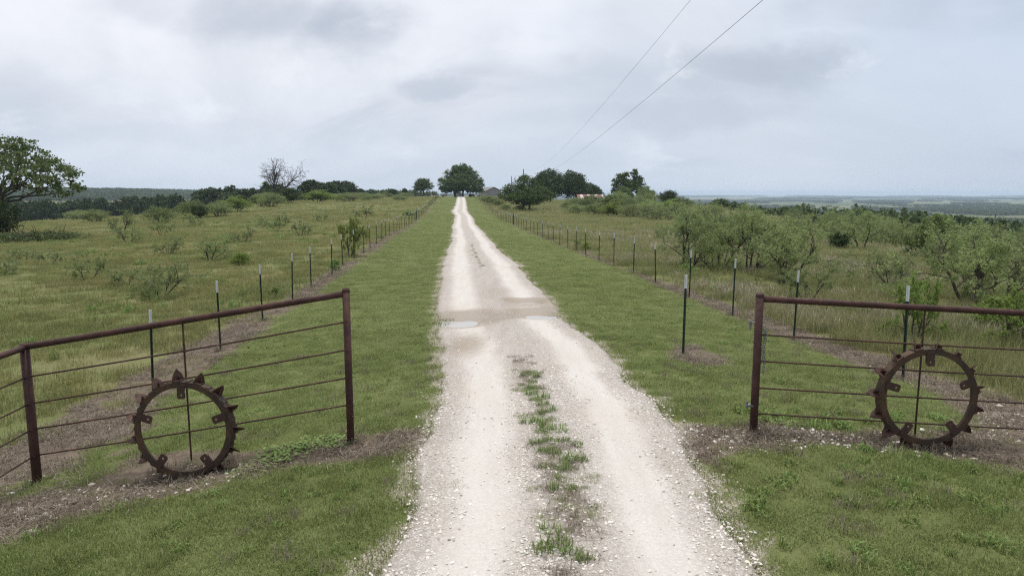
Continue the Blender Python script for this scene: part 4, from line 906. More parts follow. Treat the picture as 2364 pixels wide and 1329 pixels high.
# left field
for (k, x, y, h, w, lab) in (('bushC', -53.8, 193.9, 3.0, 9.0, 'bright green bush mound just right of the dead tree'), ('bushB', -47, 200, 2.4, 8.0, 'pale bush row right of the bright mound'), ('bushC', -53.7, 135.5, 2.8, 5.4, 'bright yellow-green round bush in the middle of the field edge'),
    ('bushB', -54.5, 158.0, 2.9, 6.0, 'pale bush between the bright round bush and the dead tree'), ('bushA', -58.5, 163, 2.8, 5.0, 'bush left of the dead tree in the scrub belt'), ('bushA', -52.0, 112.7, 2.7, 4.6, 'rounded bush at the field edge, darker and nearest the treeline'), ('bushD', -50.2, 112.0, 1.9, 2.2, 'small dark bush in front of the rounded field edge bush'), ('bushB', -49.2, 117, 2.5, 4.2, 'pale bush joined to the rounded field edge bush'),
    ('bushA', -49.2, 97.5, 2.3, 4.0, 'loose bush standing out from the field edge'), ('mesqB', -45.4, 81.0, 2.6, 3.0, 'loose multi-stemmed bush in the left field'), ('bushB', -84.9, 136.1, 1.9, 4.6, 'pale grey-green bush before the treeline'), ('bushB', -66, 110, 1.9, 4.0, 'grey-green bush in a row before the treeline'), ('bushA', -44, 210, 2.2, 6, 'dark low bush on the field skyline'),
    ('bushB', -36, 225, 1.8, 7, 'grey-green low bush on the field skyline'), ('bushA', -40, 250, 2.2, 7, 'low bush below the small round skyline tree'), ('bushB', -50, 260, 2.4, 8, 'low bush below the small spreading skyline tree'), ('bushA', -62, 240, 3.0, 8.0, 'first bush of the shrub band right of the bright mound'), ('bushB', -58, 232, 2.6, 8.0, 'second bush of the shrub band, pale'), ('bushA', -54, 245, 3.0, 9.0, 'third bush of the shrub band, rounded'), ('bushB', -47, 238, 2.4, 8.0, 'fourth bush of the shrub band, low and pale'), ('bushB', -62, 290, 3.2, 9.0, 'pale bush on the skyline left of the small spreading tree'), ('bushA', -52, 292, 2.8, 8.0, 'bush on the skyline right of the small spreading tree'), ('bushB', -46, 300, 2.6, 7.0, 'pale bush on the skyline beside the slim tree'), ('bushA', -36, 322, 3.4, 6.0, 'bush between the round oak and the big oak'),
    ('sparseA', -15.5, 27.5, .9, 1.3, 'tiny thin shrub between the grey mesquite and the field middle'), ('sparseB', -24.5, 33.0, 1.1, 1.6, 'thin pale shrub toward the left picture edge, midfield'), ('sparseA', -18.8, 62.0, 1.5, 2.0, 'thin upright shrub well beyond the sapling'), ('sparseB', -31.0, 56.0, 1.5, 2.2, 'thin shrub between the bramble and the field middle'), ('sparseA', -24.0, 71.0, 1.6, 2.0, 'slim shrub in front of the thin pair'), ('sparseB', -40.0, 88.0, 1.8, 2.6, 'thin shrub near the loose multi-stemmed bush'), ('sparseA', -22.0, 104.0, 1.6, 2.4, 'thin shrub far along the left fence'),
    ('bushC', -17.9, 120, .8, 2.0, 'low bright weeds against the left fence'),
    ('sparseA', -18.3, 29.6, 1.35, 1.7, 'sparse thin shrub in the left field, far from the fence'), ('mesqB', -12.2, 23.7, 1.4, 2.3, 'grey feathery mesquite in the left field nearest the camera'), ('sparseB', -16.8, 38.4, 1.5, 2.3, 'thin feathery shrub in the left field behind the grey mesquite'), ('bushC', -13.8, 35.0, .95, 1.3, 'small yellow-green shrub in the left field, dense one'),
    ('sparseB', -21.2, 42.6, 1.2, 1.8, 'thin shrub at the middle of the left field'), ('sparseA', -34.1, 67.5, 1.9, 2.4, 'slender shrub in the left field before the field edge bushes'), ('sparseA', -26.1, 94.9, 1.7, 2.2, 'thin dark shrub in the far left field'), ('sparseB', -29.3, 82.2, 1.6, 2.0, 'pair of thin shrubs in the far left field, left one'), ('sparseA', -27.8, 84.7, 1.8, 1.8, 'pair of thin shrubs in the far left field, right one'),
    ('sparseB', -20.9, 53.8, 1.3, 2.1, 'low thin shrub in the left field beyond the yellow-green one'), ('sparseA', -25.6, 38.4, .9, 1.5, 'low thin shrub near the left picture edge'), ('sparseB', -29.6, 41.8, .9, 1.9, 'wide low shrub at the left picture edge'), ('brightA', -8.75, 37.3, 2.2, 1.9, 'bright green sapling growing through the left fence'),
    ('weedB', -7.7, 30.1, .62, .75, 'round leafy weed at the foot of a left fence post'), ('weedB', -7.9, 22.9, .45, .6, 'small leafy weed beside the left fence')):
    if 95 < y < 205: h *= 1.35; w *= 1.35
    nm = 'mesquite' if k[:4] in ('mesq', 'spar') else ('sapling' if k == 'brightA' else ('weed_plant' if 'weed' in k else 'field_bush'))
    plant(nm, k, x, y, h, w, lab, {'mesquite': 'shrub', 'sapling': 'sapling', 'weed_plant': 'weed', 'field_bush': 'bush'}[nm], 'shrubs in the left field')
# mesquites in the right meadow
for (k, x, y, h, w, lab) in (('mesqA', 8.0, 31.3, 2.9, 3.5, 'feathery mesquite clump behind the right fence, left stems'), ('mesqB', 9.2, 30.9, 3.1, 3.8, 'feathery mesquite clump behind the right fence, middle stems'), ('mesqA', 10.6, 30.3, 2.8, 3.6, 'feathery mesquite clump behind the right fence, right stems'),
    ('mesqC', 10.1, 25.4, 2.6, 3.8, 'V-stemmed mesquite behind the second steel post from the wheel'), ('sparseA', 8.8, 20.4, 1.4, 1.7, 'small thin mesquite over the gate post right of the lane'), ('mesqD', 25.5, 50.8, 3.2, 5.0, 'upright pale mesquite standing in the open right meadow'), ('bushD', 23.6, 49.9, 1.6, 1.6, 'small dark bush beside the upright pale mesquite'),
    ('mesqC', 13.6, 20.2, 2.6, 3.9, 'dark crooked-stemmed mesquite behind the fence top rail'), ('mesqA', 16.0, 22.4, 2.4, 3.3, 'tall mesquite at the right picture edge'), ('mesqB', 13.9, 25.1, 1.5, 2.3, 'low wide mesquite behind the crooked one'), ('brightA', 8.7, 14.7, 1.5, 1.5, 'yellow-green young mesquite behind the nearest right fence post'),
    ('juniper', 25.0, 41.2, 3.1, 3.2, 'dark dense tree among the pale mesquites'), ('mesqC', 19.4, 31.4, 2.0, 2.4, 'branchy mesquite in front of the dark dense tree'), ('brightA', 10.4, 14.1, 1.3, 1.7, 'bright green bush above the top rail at the right picture edge'), ('weedA', 4.4, 46.3, .85, .9, 'bright weeds by the right fence, farther clump'), ('weedA', 4.6, 42.7, .8, .8, 'bright weeds by the right fence, nearer clump'),
    ('mesqB', 13.0, 55.8, 2.3, 3.4, 'pale mesquite behind the feathery clump'), ('mesqA', 18.9, 58.4, 2.5, 3.8, 'wide pale mesquite deep in the right meadow'), 
    ('bushC', 11.6, 16.0, 1.0, 1.8, 'bright leafy bush under the crooked mesquite'), ('weedB', 7.3, 28.6, .6, 1.1, 'low leafy weeds under the feathery mesquite clump')):
    nm = 'mesquite' if k[:4] in ('mesq', 'spar', 'brig') else ('dark_tree' if k == 'juniper' else ('weed_plant' if 'weed' in k else 'meadow_bush'))
    plant(nm, k, x, y, h, w, lab, {'mesquite': 'mesquite', 'dark_tree': 'tree', 'weed_plant': 'weed', 'meadow_bush': 'bush'}[nm], 'mesquites in the right meadow', parts=('trunk', 'crown') if k == 'juniper' else ('stems', 'crown'))
# brush closing over the slope to the right
ORD = 'first second third fourth fifth sixth seventh eighth ninth tenth eleventh twelfth thirteenth fourteenth fifteenth sixteenth seventeenth eighteenth nineteenth twentieth twenty-first twenty-second twenty-third twenty-fourth twenty-fifth twenty-sixth twenty-seventh twenty-eighth twenty-ninth thirtieth thirty-first thirty-second thirty-third thirty-fourth thirty-fifth'.split()
def slope_brush():
    made = []
    rng = np.random.default_rng(91); n = 0; tries = 0; keys = ('mesqA', 'mesqB', 'mesqA', 'bushB', 'bushB', 'bushA', 'mesqB', 'juniper')
    while n < 200 and tries < 20000:
        tries += 1; y = 44+rng.uniform(0, 1)**1.15*165; f = rng.uniform(-.02, .80); x = f*y
        u = x+.082*y; lim = 18 if y < 60 else (17+.05*(y-60))
        if u < lim or (y > 120 and u < 42): continue
        if 20 < x < 36 and 40 < y < 50: continue
        if y < 48 and (x < 26): continue
        if y < 80 and rng.uniform() < .6: continue
        if any((x-a)**2+(y-b)**2 < ((.62 if y < 75 else .42)*(w+3.2))**2 for a, b, w in PLANTED): continue
        k = keys[rng.integers(0, len(keys))]; g = min(1.0, .55+y/200); h = rng.uniform(2.0, 3.2)*(1+.5*(y > 90)); w = rng.uniform(2.8, 4.4)*(1+.35*(y > 90))
        if y > 60 and gz(x, y)+h > CAM_Z-y*rng.uniform(.019, .030): continue
        nm = 'mesquite' if 'mesq' in k else 'scrub_bush'
        band = 'in the brush just beyond the open right meadow' if y < 75 else ('halfway down the brushy right slope' if y < 125 else 'low on the brushy right slope')
        lab = ('feathery mesquite ' if 'mesq' in k else ('dark scrub tree ' if k == 'juniper' else 'pale scrub bush '))+band
        plant(nm, k, x, y, h, w, lab, 'mesquite' if 'mesq' in k else 'bush', ('feathery mesquites ' if 'mesq' in k else ('dark scrub ' if k == 'juniper' else 'pale scrub '))+band, parts=('trunk', 'crown') if k == 'juniper' else ('stems', 'crown')); n += 1; made.append(PLANTED_OBJ[-1])
    near = {}
    for o in made:
        if o.location.y < 75: near.setdefault(o['label'], []).append(o)
    for lab, os_ in near.items():
        for q, o in zip(ORD, sorted(os_, key=lambda o: o.location.x/o.location.y)): o['label'] = lab+', '+q+' from the left'
slope_brush()
# belt of trees behind the left field
def treeline():
    rng = np.random.default_rng(93)
    P = [(-262, 335), (-205, 332), (-160, 318), (-128, 300), (-100, 272), (-80, 262), (-70, 300)]
    d = np.concatenate([[0], np.cumsum([math.dist(a, b) for a, b in zip(P[:-1], P[1:])])]); s = 0; k = 0
    while s < d[-1]:
        x = np.interp(s, d, [p[0] for p in P])+rng.normal(0, 2); y = np.interp(s, d, [p[1] for p in P])+rng.normal(0, 5); w = rng.uniform(9, 13.5); h = rng.uniform(11.0, 13.5)
        if x > -118: h *= .70
        plant('treeline_tree', 'line%d' % (k % 4), x, y, h, w, 'dark round-headed tree in the belt behind the left field', 'tree', 'tree belt behind the left field', parts=TR); s += w*.50; k += 1
treeline()
# ================================================================ stuff: grass, dry stems, gravel, far woods
def instancer(name, pts, rot, scl, idx, protos, label):
    """one object whose points carry copies of small prototype meshes"""
    col = bpy.data.collections.new(name+'_kinds')
    for k, me in enumerate(protos): col.objects.link(bpy.data.objects.new('%s_kind_%02d' % (name, k), me))
    me = mesh_np(name, pts, [], attrs={'rot': np.asarray(rot, float), 'scl': np.asarray(scl, float), 'idx': np.asarray(idx, np.int32)})
    o = link(name, me); tag(o, label, kind='stuff')
    ng = bpy.data.node_groups.new(name, 'GeometryNodeTree'); ng.interface.new_socket('Geometry', in_out='INPUT', socket_type='NodeSocketGeometry'); ng.interface.new_socket('Geometry', in_out='OUTPUT', socket_type='NodeSocketGeometry')
    N, L = ng.nodes, ng.links; gi = N.new('NodeGroupInput'); go = N.new('NodeGroupOutput'); ip = N.new('GeometryNodeInstanceOnPoints'); ci = N.new('GeometryNodeCollectionInfo')
    ci.inputs['Collection'].default_value = col; ci.inputs['Separate Children'].default_value = True; ci.inputs['Reset Children'].default_value = True; ip.inputs['Pick Instance'].default_value = True
    def na(nm, tp):
        q = N.new('GeometryNodeInputNamedAttribute'); q.data_type = tp; q.inputs['Name'].default_value = nm; return next(s for s in q.outputs if s.enabled and s.name == 'Attribute')
    L.new(gi.outputs[0], ip.inputs['Points']); L.new(ci.outputs[0], ip.inputs['Instance']); L.new(na('idx', 'INT'), ip.inputs['Instance Index'])
    e = N.new('FunctionNodeEulerToRotation'); L.new(na('rot', 'FLOAT_VECTOR'), e.inputs[0]); L.new(e.outputs[0], ip.inputs['Rotation']); L.new(na('scl', 'FLOAT_VECTOR'), ip.inputs['Scale']); L.new(ip.outputs[0], go.inputs[0])
    md = o.modifiers.new('instances', 'NODES'); md.node_group = ng; return o
def blades(seed, n, rad, h0, h1, w0, w1, lean, mat, tint=(0, 1), flat=False, curve=.5, head=0.0):
    rng = np.random.default_rng(seed); r = rad*np.sqrt(rng.uniform(0, 1, n)); a = rng.uniform(0, 2*pi, n); B = np.stack([r*np.cos(a), r*np.sin(a), np.full(n, -.01)], 1)
    h = rng.uniform(h0, h1, n); w = rng.uniform(w0, w1, n); az = rng.uniform(0, 2*pi, n); ln = np.abs(rng.normal(0, lean, n)); D = np.stack([np.cos(az), np.sin(az), 0*az], 1); S = np.stack([-np.sin(az+rng.normal(0, .6, n)), np.cos(az), 0*az], 1)
    Z = np.array([0, 0, 1.]); m = B+(D*np.sin(ln*.6)[:, None]+Z*np.cos(ln*.6)[:, None])*(h*.55)[:, None]; l2 = ln*(1+curve)+curve*.4; t = m+(D*np.sin(l2)[:, None]+Z*np.cos(l2)[:, None])*(h*.45)[:, None]
    if flat: B[:, 2] = rng.uniform(.003, .03, n); m[:, 2] = rng.uniform(.01, .045, n); t[:, 2] = rng.uniform(.002, .03, n)
    V = np.stack([B-S*w[:, None]*.5, B+S*w[:, None]*.5, m+S*w[:, None]*.42, m-S*w[:, None]*.42, t], 1).reshape(-1, 3); k = np.arange(n)[:, None]*5
    T = np.repeat(rng.uniform(tint[0], tint[1], n), 5)
    me = mesh_np('blades', V, [k+np.array([0, 1, 2, 3]), k+np.array([3, 2, 4])], False, {'tint': T}); me.materials.append(mat); return me
def pick(rng, x, y, p): m = rng.uniform(0, 1, len(x)) < p; return x[m], y[m]
def in_view(x, y, extra=.06): return (np.abs(x) < (.74+extra)*y+2.5) & (y > 2.8)
def field(rng, n, y0, y1, power=1.0):
    y = y0+(y1-y0)*rng.uniform(0, 1, n)**power; f = rng.uniform(-.80, .80, n); return f*(y+2), y
def put(name, label, sets, protos):
    P = []; R = []; S = []; I = []
    for x, y, z, s, sz, tilt, ids in sets:
        n = len(x); rng = np.random.default_rng(n+7); P.append(np.stack([x, y, z], 1)); R.append(np.stack([rng.normal(0, tilt, n), rng.normal(0, tilt, n), rng.uniform(0, 2*pi, n)], 1)); S.append(np.stack([s, s, sz], 1)); I.append(np.asarray(ids)[rng.integers(0, len(ids), n)])
    return instancer(name, np.vstack(P), np.vstack(R), np.vstack(S), np.concatenate(I), protos, label)
def uniform_rect(rng, x0, x1, y0, y1, dens):
    n = int((x1-x0)*(y1-y0)*dens); return rng.uniform(x0, x1, n), rng.uniform(y0, y1, n)

def lawn():
    rng = np.random.default_rng(201); protos = [blades(300+k, 95, .16, .028, .068, .0035, .006, .60, M['lawn']) for k in range(5)]+[blades(310+k, 40, .12, .08, .20, .004, .006, .45, M['lawn'], (.3, 1)) for k in range(3)]
    sets = []
    for (y0, y1, dens, s, sz, ids) in ((2.9, 9, 85, 1.0, .95, range(5)), (9, 16, 50, 1.2, .95, range(5)), (16, 30, 26, 1.7, .95, range(5)), (30, 60, 12, 2.4, 1.0, range(5)), (60, 130, 4.0, 4.0, 1.1, range(5)), (130, 300, 1.0, 7, 1.3, range(5)), (2.9, 14, 3.0, 1.0, .8, range(5, 8))):
        xm0, xm1 = max(-.8*y1-2, -7.0 if y1 > 16 else -9)-.088*y1*(y1 > 16), 9.0
        x, y = uniform_rect(rng, xm0, xm1, y0, y1, dens); k = in_view(x, y)
        l, r = road_edges(y); rd = np.minimum(x-l, r-x)                       # positive inside the lane
        p = lawn_mask(x, y)*(1-dirt_mask(x, y)*.97)*np.where(rd > .05+.35*sst(fbm(x, y, 1.3, 3, 75), .45, .75), 0, np.where(rd > -.02, .55, 1))
        p = p*(np.where(y < 20, .80, .80)+.20*sst(fbm(x, y, 1.3, 3, 71), .32, .56))*(1-.85*sst(verge_mask(x, y)+.5*(fbm(x, y, 5., 2, 53)-.5), .35, .8)*(y < 70)*(rd < -.02))
        k &= rng.uniform(0, 1, len(x)) < p; x, y = x[k], y[k]; n = len(x); ss = s*rng.uniform(.75, 1.25, n)
        hh = sz*rng.uniform(.7, 1.2, n)*(.55+.9*fbm(x, y, .8, 3, 73))*np.where(y < 7.3, 1.25, 1.0)
        sets.append((x, y, ground_z(x, y), ss, hh, .05, list(ids)))
    x, y = uniform_rect(rng, -.1, .9, 4.4, 10.9, 110); cx = np.interp(y, [4.4, 6, 8, 10.9], [.42, .48, .38, .24]); k = (np.abs(x-cx) < .05+.30*sst(fbm(x, y, 1.6, 3, 57), .42, .70)) & (fbm(x, y, 1.1, 2, 59) > .40); x, y = x[k], y[k]; n = len(x)
    sets.append((x, y, road_z(x, y), rng.uniform(.25, .6, n), rng.uniform(.4, .9, n), .1, list(range(5))))
    put('lawn_grass', 'mown green verge grass beside the lane', sets, protos)
lawn()
def meadow():
    rng = np.random.default_rng(202)
    A = [blades(400+k, 90, .34, .08, .26, .005, .010, .55, M['meadow']) for k in range(5)]
    B = [blades(420+k, 110, .36, .14, .42, .004, .008, .35, M['meadow_r']) for k in range(5)]
    H = [blades(440+k, 26, .40, .34, .56, .010, .018, .28, M['seed']) for k in range(2)]
    for side, nm, protos, lab, off in ((-1, 'pasture_grass', A, 'rough green pasture grass in the left field', 0), (1, 'tall_meadow_grass', B+H, 'tall straw-tinted meadow grass behind the right fence', 0)):
        sets = []
        for (y0, y1, dens, s, sz) in ((5, 20, 9 if side > 0 else 10, 1.0, 1.0), (20, 40, 6, 1.2, 1.05), (40, 75, 2.6, 1.9, 1.2), (75, 140, .8, 3.4, 1.5), (140, 330, .14, 7.5, 2.2)):
            xr = .8*y1+3; x0, x1 = (-xr, 0) if side < 0 else (-8, xr); x0, x1 = (x0, float(fence_l(y0))+.3) if side < 0 else (float(fence_r(y1))-.3, x1)
            x, y = uniform_rect(rng, x0, x1, y0, y1, dens); k = in_view(x, y)
            out = (fence_l(y)-x) if side < 0 else (x-fence_r(y))
            if side > 0: k &= (x+.082*y < 75)
            p = sst(out, -.05, .35)*(1-dirt_mask(x, y))*(1-sst(y, 300, 330))*(.35+.65*sst(fbm(x, y, .35, 3, 77), .30, .55))*np.where((y < 8.3), 0, 1)
            k &= rng.uniform(0, 1, len(x)) < p; x, y = x[k], y[k]; n = len(x)
            hh = sz*rng.uniform(.6, 1.2, n)*(.45+1.1*fbm(x, y, .22, 3, 79)); sets.append((x, y, ground_z(x, y), s*rng.uniform(.75, 1.3, n), hh, .06, range(5)))
            if side > 0 and y1 < 80:
                q = rng.uniform(0, 1, n) < (.5*sst(fbm(x, y, .3, 3, 83), .42, .6)); sets.append((x[q], y[q], ground_z(x[q], y[q]), s*np.ones(q.sum()), sz*rng.uniform(.6, 1.0, q.sum()), .08, (5, 6)))
        put(nm, lab, sets, protos)
    # leafy weeds dotted through both fields
    W = [blades(460+k, 34, .16, .10, .30, .018, .034, .7, M['weed'], curve=.8) for k in range(4)]; sets = []
    for y0, y1, dens, s in ((8, 30, .55, 1.0), (30, 80, .16, 1.7), (80, 160, .03, 3.0)):
        x, y = uniform_rect(rng, -.8*y1-3, .8*y1+3, y0, y1, dens); k = in_view(x, y) & ((x < fence_l(y)-.2) | (x > fence_r(y)+.3)) & (fbm(x, y, .16, 2, 87) > .45); x, y = x[k], y[k]; n = len(x)
        sets.append((x, y, ground_z(x, y), s*rng.uniform(.6, 1.5, n), s**.5*rng.uniform(.6, 1.5, n), .1, range(4)))
    x, y = uniform_rect(rng, 2.0, 9, 4, 7.4, 8); k = (dirt_mask(x, y) < .4) & ~road_in(x, y, .15); x, y = x[k], y[k]; sets.append((x, y, ground_z(x, y), rng.uniform(.3, .6, len(x)), rng.uniform(.25, .5, len(x)), .1, range(4)))
    x, y = uniform_rect(rng, -6, -1.0, 3.5, 7.2, 5); k = (dirt_mask(x, y) < .4) & ~road_in(x, y, .2); x, y = x[k], y[k]; sets.append((x, y, ground_z(x, y), rng.uniform(.25, .5, len(x)), rng.uniform(.2, .45, len(x)), .1, range(4)))
    x, y = uniform_rect(rng, -6, 6, 8, 20, 1.2); k = (lawn_mask(x, y) > .8) & (dirt_mask(x, y) < .3) & ~road_in(x, y, .2); x, y = x[k], y[k]; sets.append((x, y, ground_z(x, y), rng.uniform(.3, .6, len(x)), rng.uniform(.2, .4, len(x)), .1, range(4)))
    x, y = uniform_rect(rng, 2.7, 5.2, 7.5, 8.3, 14); k = (dirt_mask(x, y) < .6); x, y = x[k], y[k]; sets.append((x, y, ground_z(x, y), rng.uniform(.4, .8, len(x)), rng.uniform(.3, .6, len(x)), .1, range(4)))
    put('broadleaf_weeds', 'leafy green weeds dotted through the fields', sets, W)
meadow()
def creeping_weeds():
    """mat of small leaves on the bare strip by the left gate post"""
    rng = np.random.default_rng(205); n = 900; c = np.array([(-2.6, 7.32), (-2.35, 7.38), (-2.1, 7.46), (-2.5, 7.12), (-2.75, 7.0), (-1.95, 7.5)])
    k = rng.integers(0, len(c), n); P = c[k]+rng.normal(0, .11, (n, 2)); z = ground_z(P[:, 0], P[:, 1])+rng.uniform(.01, .05, n); C = np.stack([P[:, 0], P[:, 1], z], 1)
    v, q, t = leaf_cards(rng, C, rng.normal(0, 1, (n, 3))*[1, 1, .15], .045, .032, 0, 3.0); me = leaves_mesh('creeping_weeds', [(v, q, t)], M['weed']); tag(link('creeping_weeds', me), 'mat of small-leaved weeds at the foot of the left gate post', kind='stuff')
creeping_weeds()
def thatch():
    rng = np.random.default_rng(203); protos = [blades(500+k, 80, .20, .08, .30, .0035, .0070, .9, M['thatch'], flat=True) for k in range(4)]+[blades(510+k, 60, .14, .04, .12, .003, .005, 1.0, M['thatch']) for k in range(3)]
    sets = []
    for y0, y1, dens, s in ((3.5, 9, 38, 1.0), (9, 16, 32, 1.15), (16, 30, 16, 1.6), (30, 80, 5, 2.6)):
        for x0, x1 in ((-.8*y1-1, -.8), (1.6, .8*y1+1)):
            x0 = max(x0, float(fence_l(y1))-2.5); x1 = min(x1, 10)
            x, y = uniform_rect(rng, x0, x1, y0, y1, dens); d = dirt_mask(x, y); lw = (fbm(x, y, 1.1, 3, 91) > .34)
            k = in_view(x, y) & (rng.uniform(0, 1, len(x)) < d) & lw & ~road_in(x, y, -.05); x, y = x[k], y[k]; n = len(x); sets.append((x, y, ground_z(x, y), s*rng.uniform(.7, 1.3, n), rng.uniform(.7, 1.4, n), .05, range(7)))
    x, y = uniform_rect(rng, -.1, .9, 4.4, 12.0, 40); cx = np.interp(y, [4.4, 6, 8, 12], [.46, .50, .36, .14]); k = (np.abs(x-cx) < .08+.25*fbm(x, y, 1.3, 3, 61)) & (fbm(x, y, .9, 2, 63) > .38); x, y = x[k], y[k]; n = len(x); sets.append((x, y, road_z(x, y), rng.uniform(.3, .7, n), rng.uniform(.5, .9, n), .05, range(7)))
    feet = [(-1.8, YF), (-5.33, YF), (2.69, YF), (3.14, 12.49), (-3.1, 7.25), (-3.9, 7.25), (4.0, 7.3), (4.9, 7.3)]+[(float(fence_l(q)), q) for q in 11.07+3.52*np.arange(12)]+[(float(fence_r(q)), q) for q in 11.01+3.515*np.arange(12)]
    x = np.repeat([f[0] for f in feet], 5)+rng.normal(0, .07, 5*len(feet)); y = np.repeat([f[1] for f in feet], 5)+rng.normal(0, .07, 5*len(feet)); sets.append((x, y, ground_z(x, y), rng.uniform(.5, .9, len(x)), rng.uniform(.8, 1.7, len(x)), .1, range(4, 7)))
    # a few dry stems standing in the mown grass
    x, y = uniform_rect(rng, -7, 8, 3, 14, 2.0); k = in_view(x, y) & ~road_in(x, y, .05); x, y = x[k], y[k]; sets.append((x, y, ground_z(x, y)+.015, rng.uniform(.6, 1.0, len(x)), rng.uniform(.8, 1.6, len(x)), .05, range(4, 7)))
    put('dry_grass', 'dry grey grass litter on the bare strips', sets, protos)
thatch()
def pebble(seed, flat=.6):
    import bmesh
    rng = np.random.default_rng(seed); bm = bmesh.new(); bmesh.ops.create_icosphere(bm, subdivisions=1, radius=.5); V = np.array([v.co[:] for v in bm.verts]); F = np.array([[v.index for v in f.verts] for f in bm.faces]); bm.free()
    V = V*rng.uniform(.72, 1.15, (len(V), 1))*np.array([1, rng.uniform(.6, .95), flat*rng.uniform(.7, 1.1)]); return V, F
def gravel():
    rng = np.random.default_rng(204); protos = []
    for k in range(6):
        V, F = pebble(600+k); me = mesh_np('pebble', V, F, False); me.materials.append(M['gravel']); protos.append(me)
    sets = []
    for (y0, y1, dens, smin, smax) in ((3.4, 7, 2600, .008, .042), (7, 11, 1300, .010, .042), (11, 18, 300, .013, .042)):
        x, y = uniform_rect(rng, -2.3, 2.6, y0, y1, dens); l, r = road_edges(y); t = (x-l)/(r-l)
        tr = np.exp(-((t-.25)/.10)**2)+np.exp(-((t-.76)/.085)**2); p = (1-.90*np.clip(tr*1.2, 0, 1))*np.where((t > .0) & (t < 1.0), 1, .12*verge_mask(x, y))*(.35+.65*sst(fbm(x, y, 1.4, 3, 95), .35, .6))
        p = p*np.where((t > .85), 1.3, 1)*np.where(t < .12, .7, 1)
        k = (rng.uniform(0, 1, len(x)) < p) & in_view(x, y); x, y = x[k], y[k]; n = len(x); s = smin+(smax-smin)*rng.uniform(0, 1, n)**4.5
        tt = ((x-road_edges(y)[0])/(road_edges(y)[1]-road_edges(y)[0])); z = np.where((tt > .02) & (tt < .98), road_z(x, y), ground_z(x, y)+.01); sets.append((x, y, z+s*.06, s, s, .3, range(6)))
    # loose stones on the bare strips
    for x0, x1, y0, y1, dens in ((-5.6, -1.0, 5.6, 8.0, 110), (2.0, 7.5, 6.4, 8.8, 300), (5.8, 7.5, 8.6, 20, 18)):
        x, y = uniform_rect(rng, x0, x1, y0, y1, dens); k = (rng.uniform(0, 1, len(x)) < dirt_mask(x, y)*sst(fbm(x, y, .9, 2, 97), .38, .62)) & ~road_in(x, y, 0); x, y = x[k], y[k]; n = len(x); s = .014+.050*rng.uniform(0, 1, n)**3.0; sets.append((x, y, ground_z(x, y)+s*.12, s, s, .3, range(6)))
    put('gravel', 'loose pale gravel and pebbles on the lane and bare strips', sets, protos)
gravel()
def stones():
    rng = np.random.default_rng(206); ms = []
    for k in range(4):
        V, F = pebble(640+k, .55); me = mesh_np('stone', V, F, True); me.materials.append(M['stone']); ms.append(me)
    spots = [(-4.0, 6.9, .07, 'left'), (-3.55, 6.72, .06, 'left'), (-4.55, 7.15, .08, 'left'), (-3.15, 6.95, .05, 'left'), (-2.95, 6.85, .05, 'left'), (-5.0, 6.6, .05, 'left')]
    for k in range(16): spots.append((3.6+rng.uniform(0, 2.2), 6.72+rng.uniform(0, .30)+.0*k, rng.uniform(.045, .085), 'right'))
    spots += [(6.6, 9.1, .12, 'far'), (6.9, 9.6, .09, 'far'), (6.2, 10.4, .07, 'far'), (5.6, 7.9, .08, 'right'), (5.3, 7.7, .06, 'right')]
    for k, (x, y, s, side) in enumerate(spots):
        o = link('stone', ms[k % 4], None, (x, y, gz(x, y)+s*.18), (0, 0, k*1.7)); o.scale = (s, s, s)
        lab = {'left': 'pale stone on the bare strip under the left pipe fence', 'right': 'pale stone scattered in front of the right wheel', 'far': 'pale stone on the strip under the right wire fence'}[side]; tag(o, lab, 'stone', lab.replace('pale stone', 'pale stones'))
stones()
def tufts():
    rng = np.random.default_rng(207); ms = []
    for k in range(5): ms.append(blades(700+k, 70, .075, .05, .16, .004, .007, .75, M['weed'], curve=.7))
    P = [(.22,10.48),(.28,9.61),(.38,10.3),(.30,8.88),(.36,8.26),(.48,8.34),(.24,7.92),(.33,7.54),(.27,7.21),(.44,7.26),(.33,6.96),(.53,7.6),(.56,7.26),(.44,6.89),(.69,7.12),(.69,6.7),(.56,6.71),(.31,6.51),(.44,6.25),(.53,6.01),(.38,5.97),(.31,5.25),(.36,4.98),(.45,4.86),(.54,4.79),(.22,4.93),(.30,10.0),(.26,9.2),(.42,9.0),(.35,7.75),(.40,8.6),(.5,6.45),(-2.62,44.6),(-2.5,43.1),(-2.25,41.2),(-2.32,39.6),(-2.0,37.9),(-2.08,36.4),(-1.8,34.9),(-1.62,33.3),(-1.5,32),(-1.3,30.6)]
    P.sort(key=lambda q: q[1]); cnt = [0, 0]
    for k, (x, y) in enumerate(P):
        big = y > 25; q_ = ORD[cnt[big]]; cnt[big] += 1; o = link('grass_tuft', ms[k % 5], None, (x, y, float(road_z(np.array([x]), np.array([y]))[0])), (0, 0, k*2.1)); s = rng.uniform(.7, 1.45)*(.85 if big else 1.0); o.scale = (s*rng.uniform(.8, 1.3), s*(1.5 if big else 1), s*rng.uniform(.5, .9)*(.6 if big else 1))
        tag(o, 'small grass tuft on the lane beyond the puddles, '+q_+' nearest of them' if big else 'green grass tuft on the gravel crown of the lane, '+q_+' nearest the camera', 'grass tuft', 'far grass tufts in the lane' if big else 'near grass tufts in the lane')
tufts()
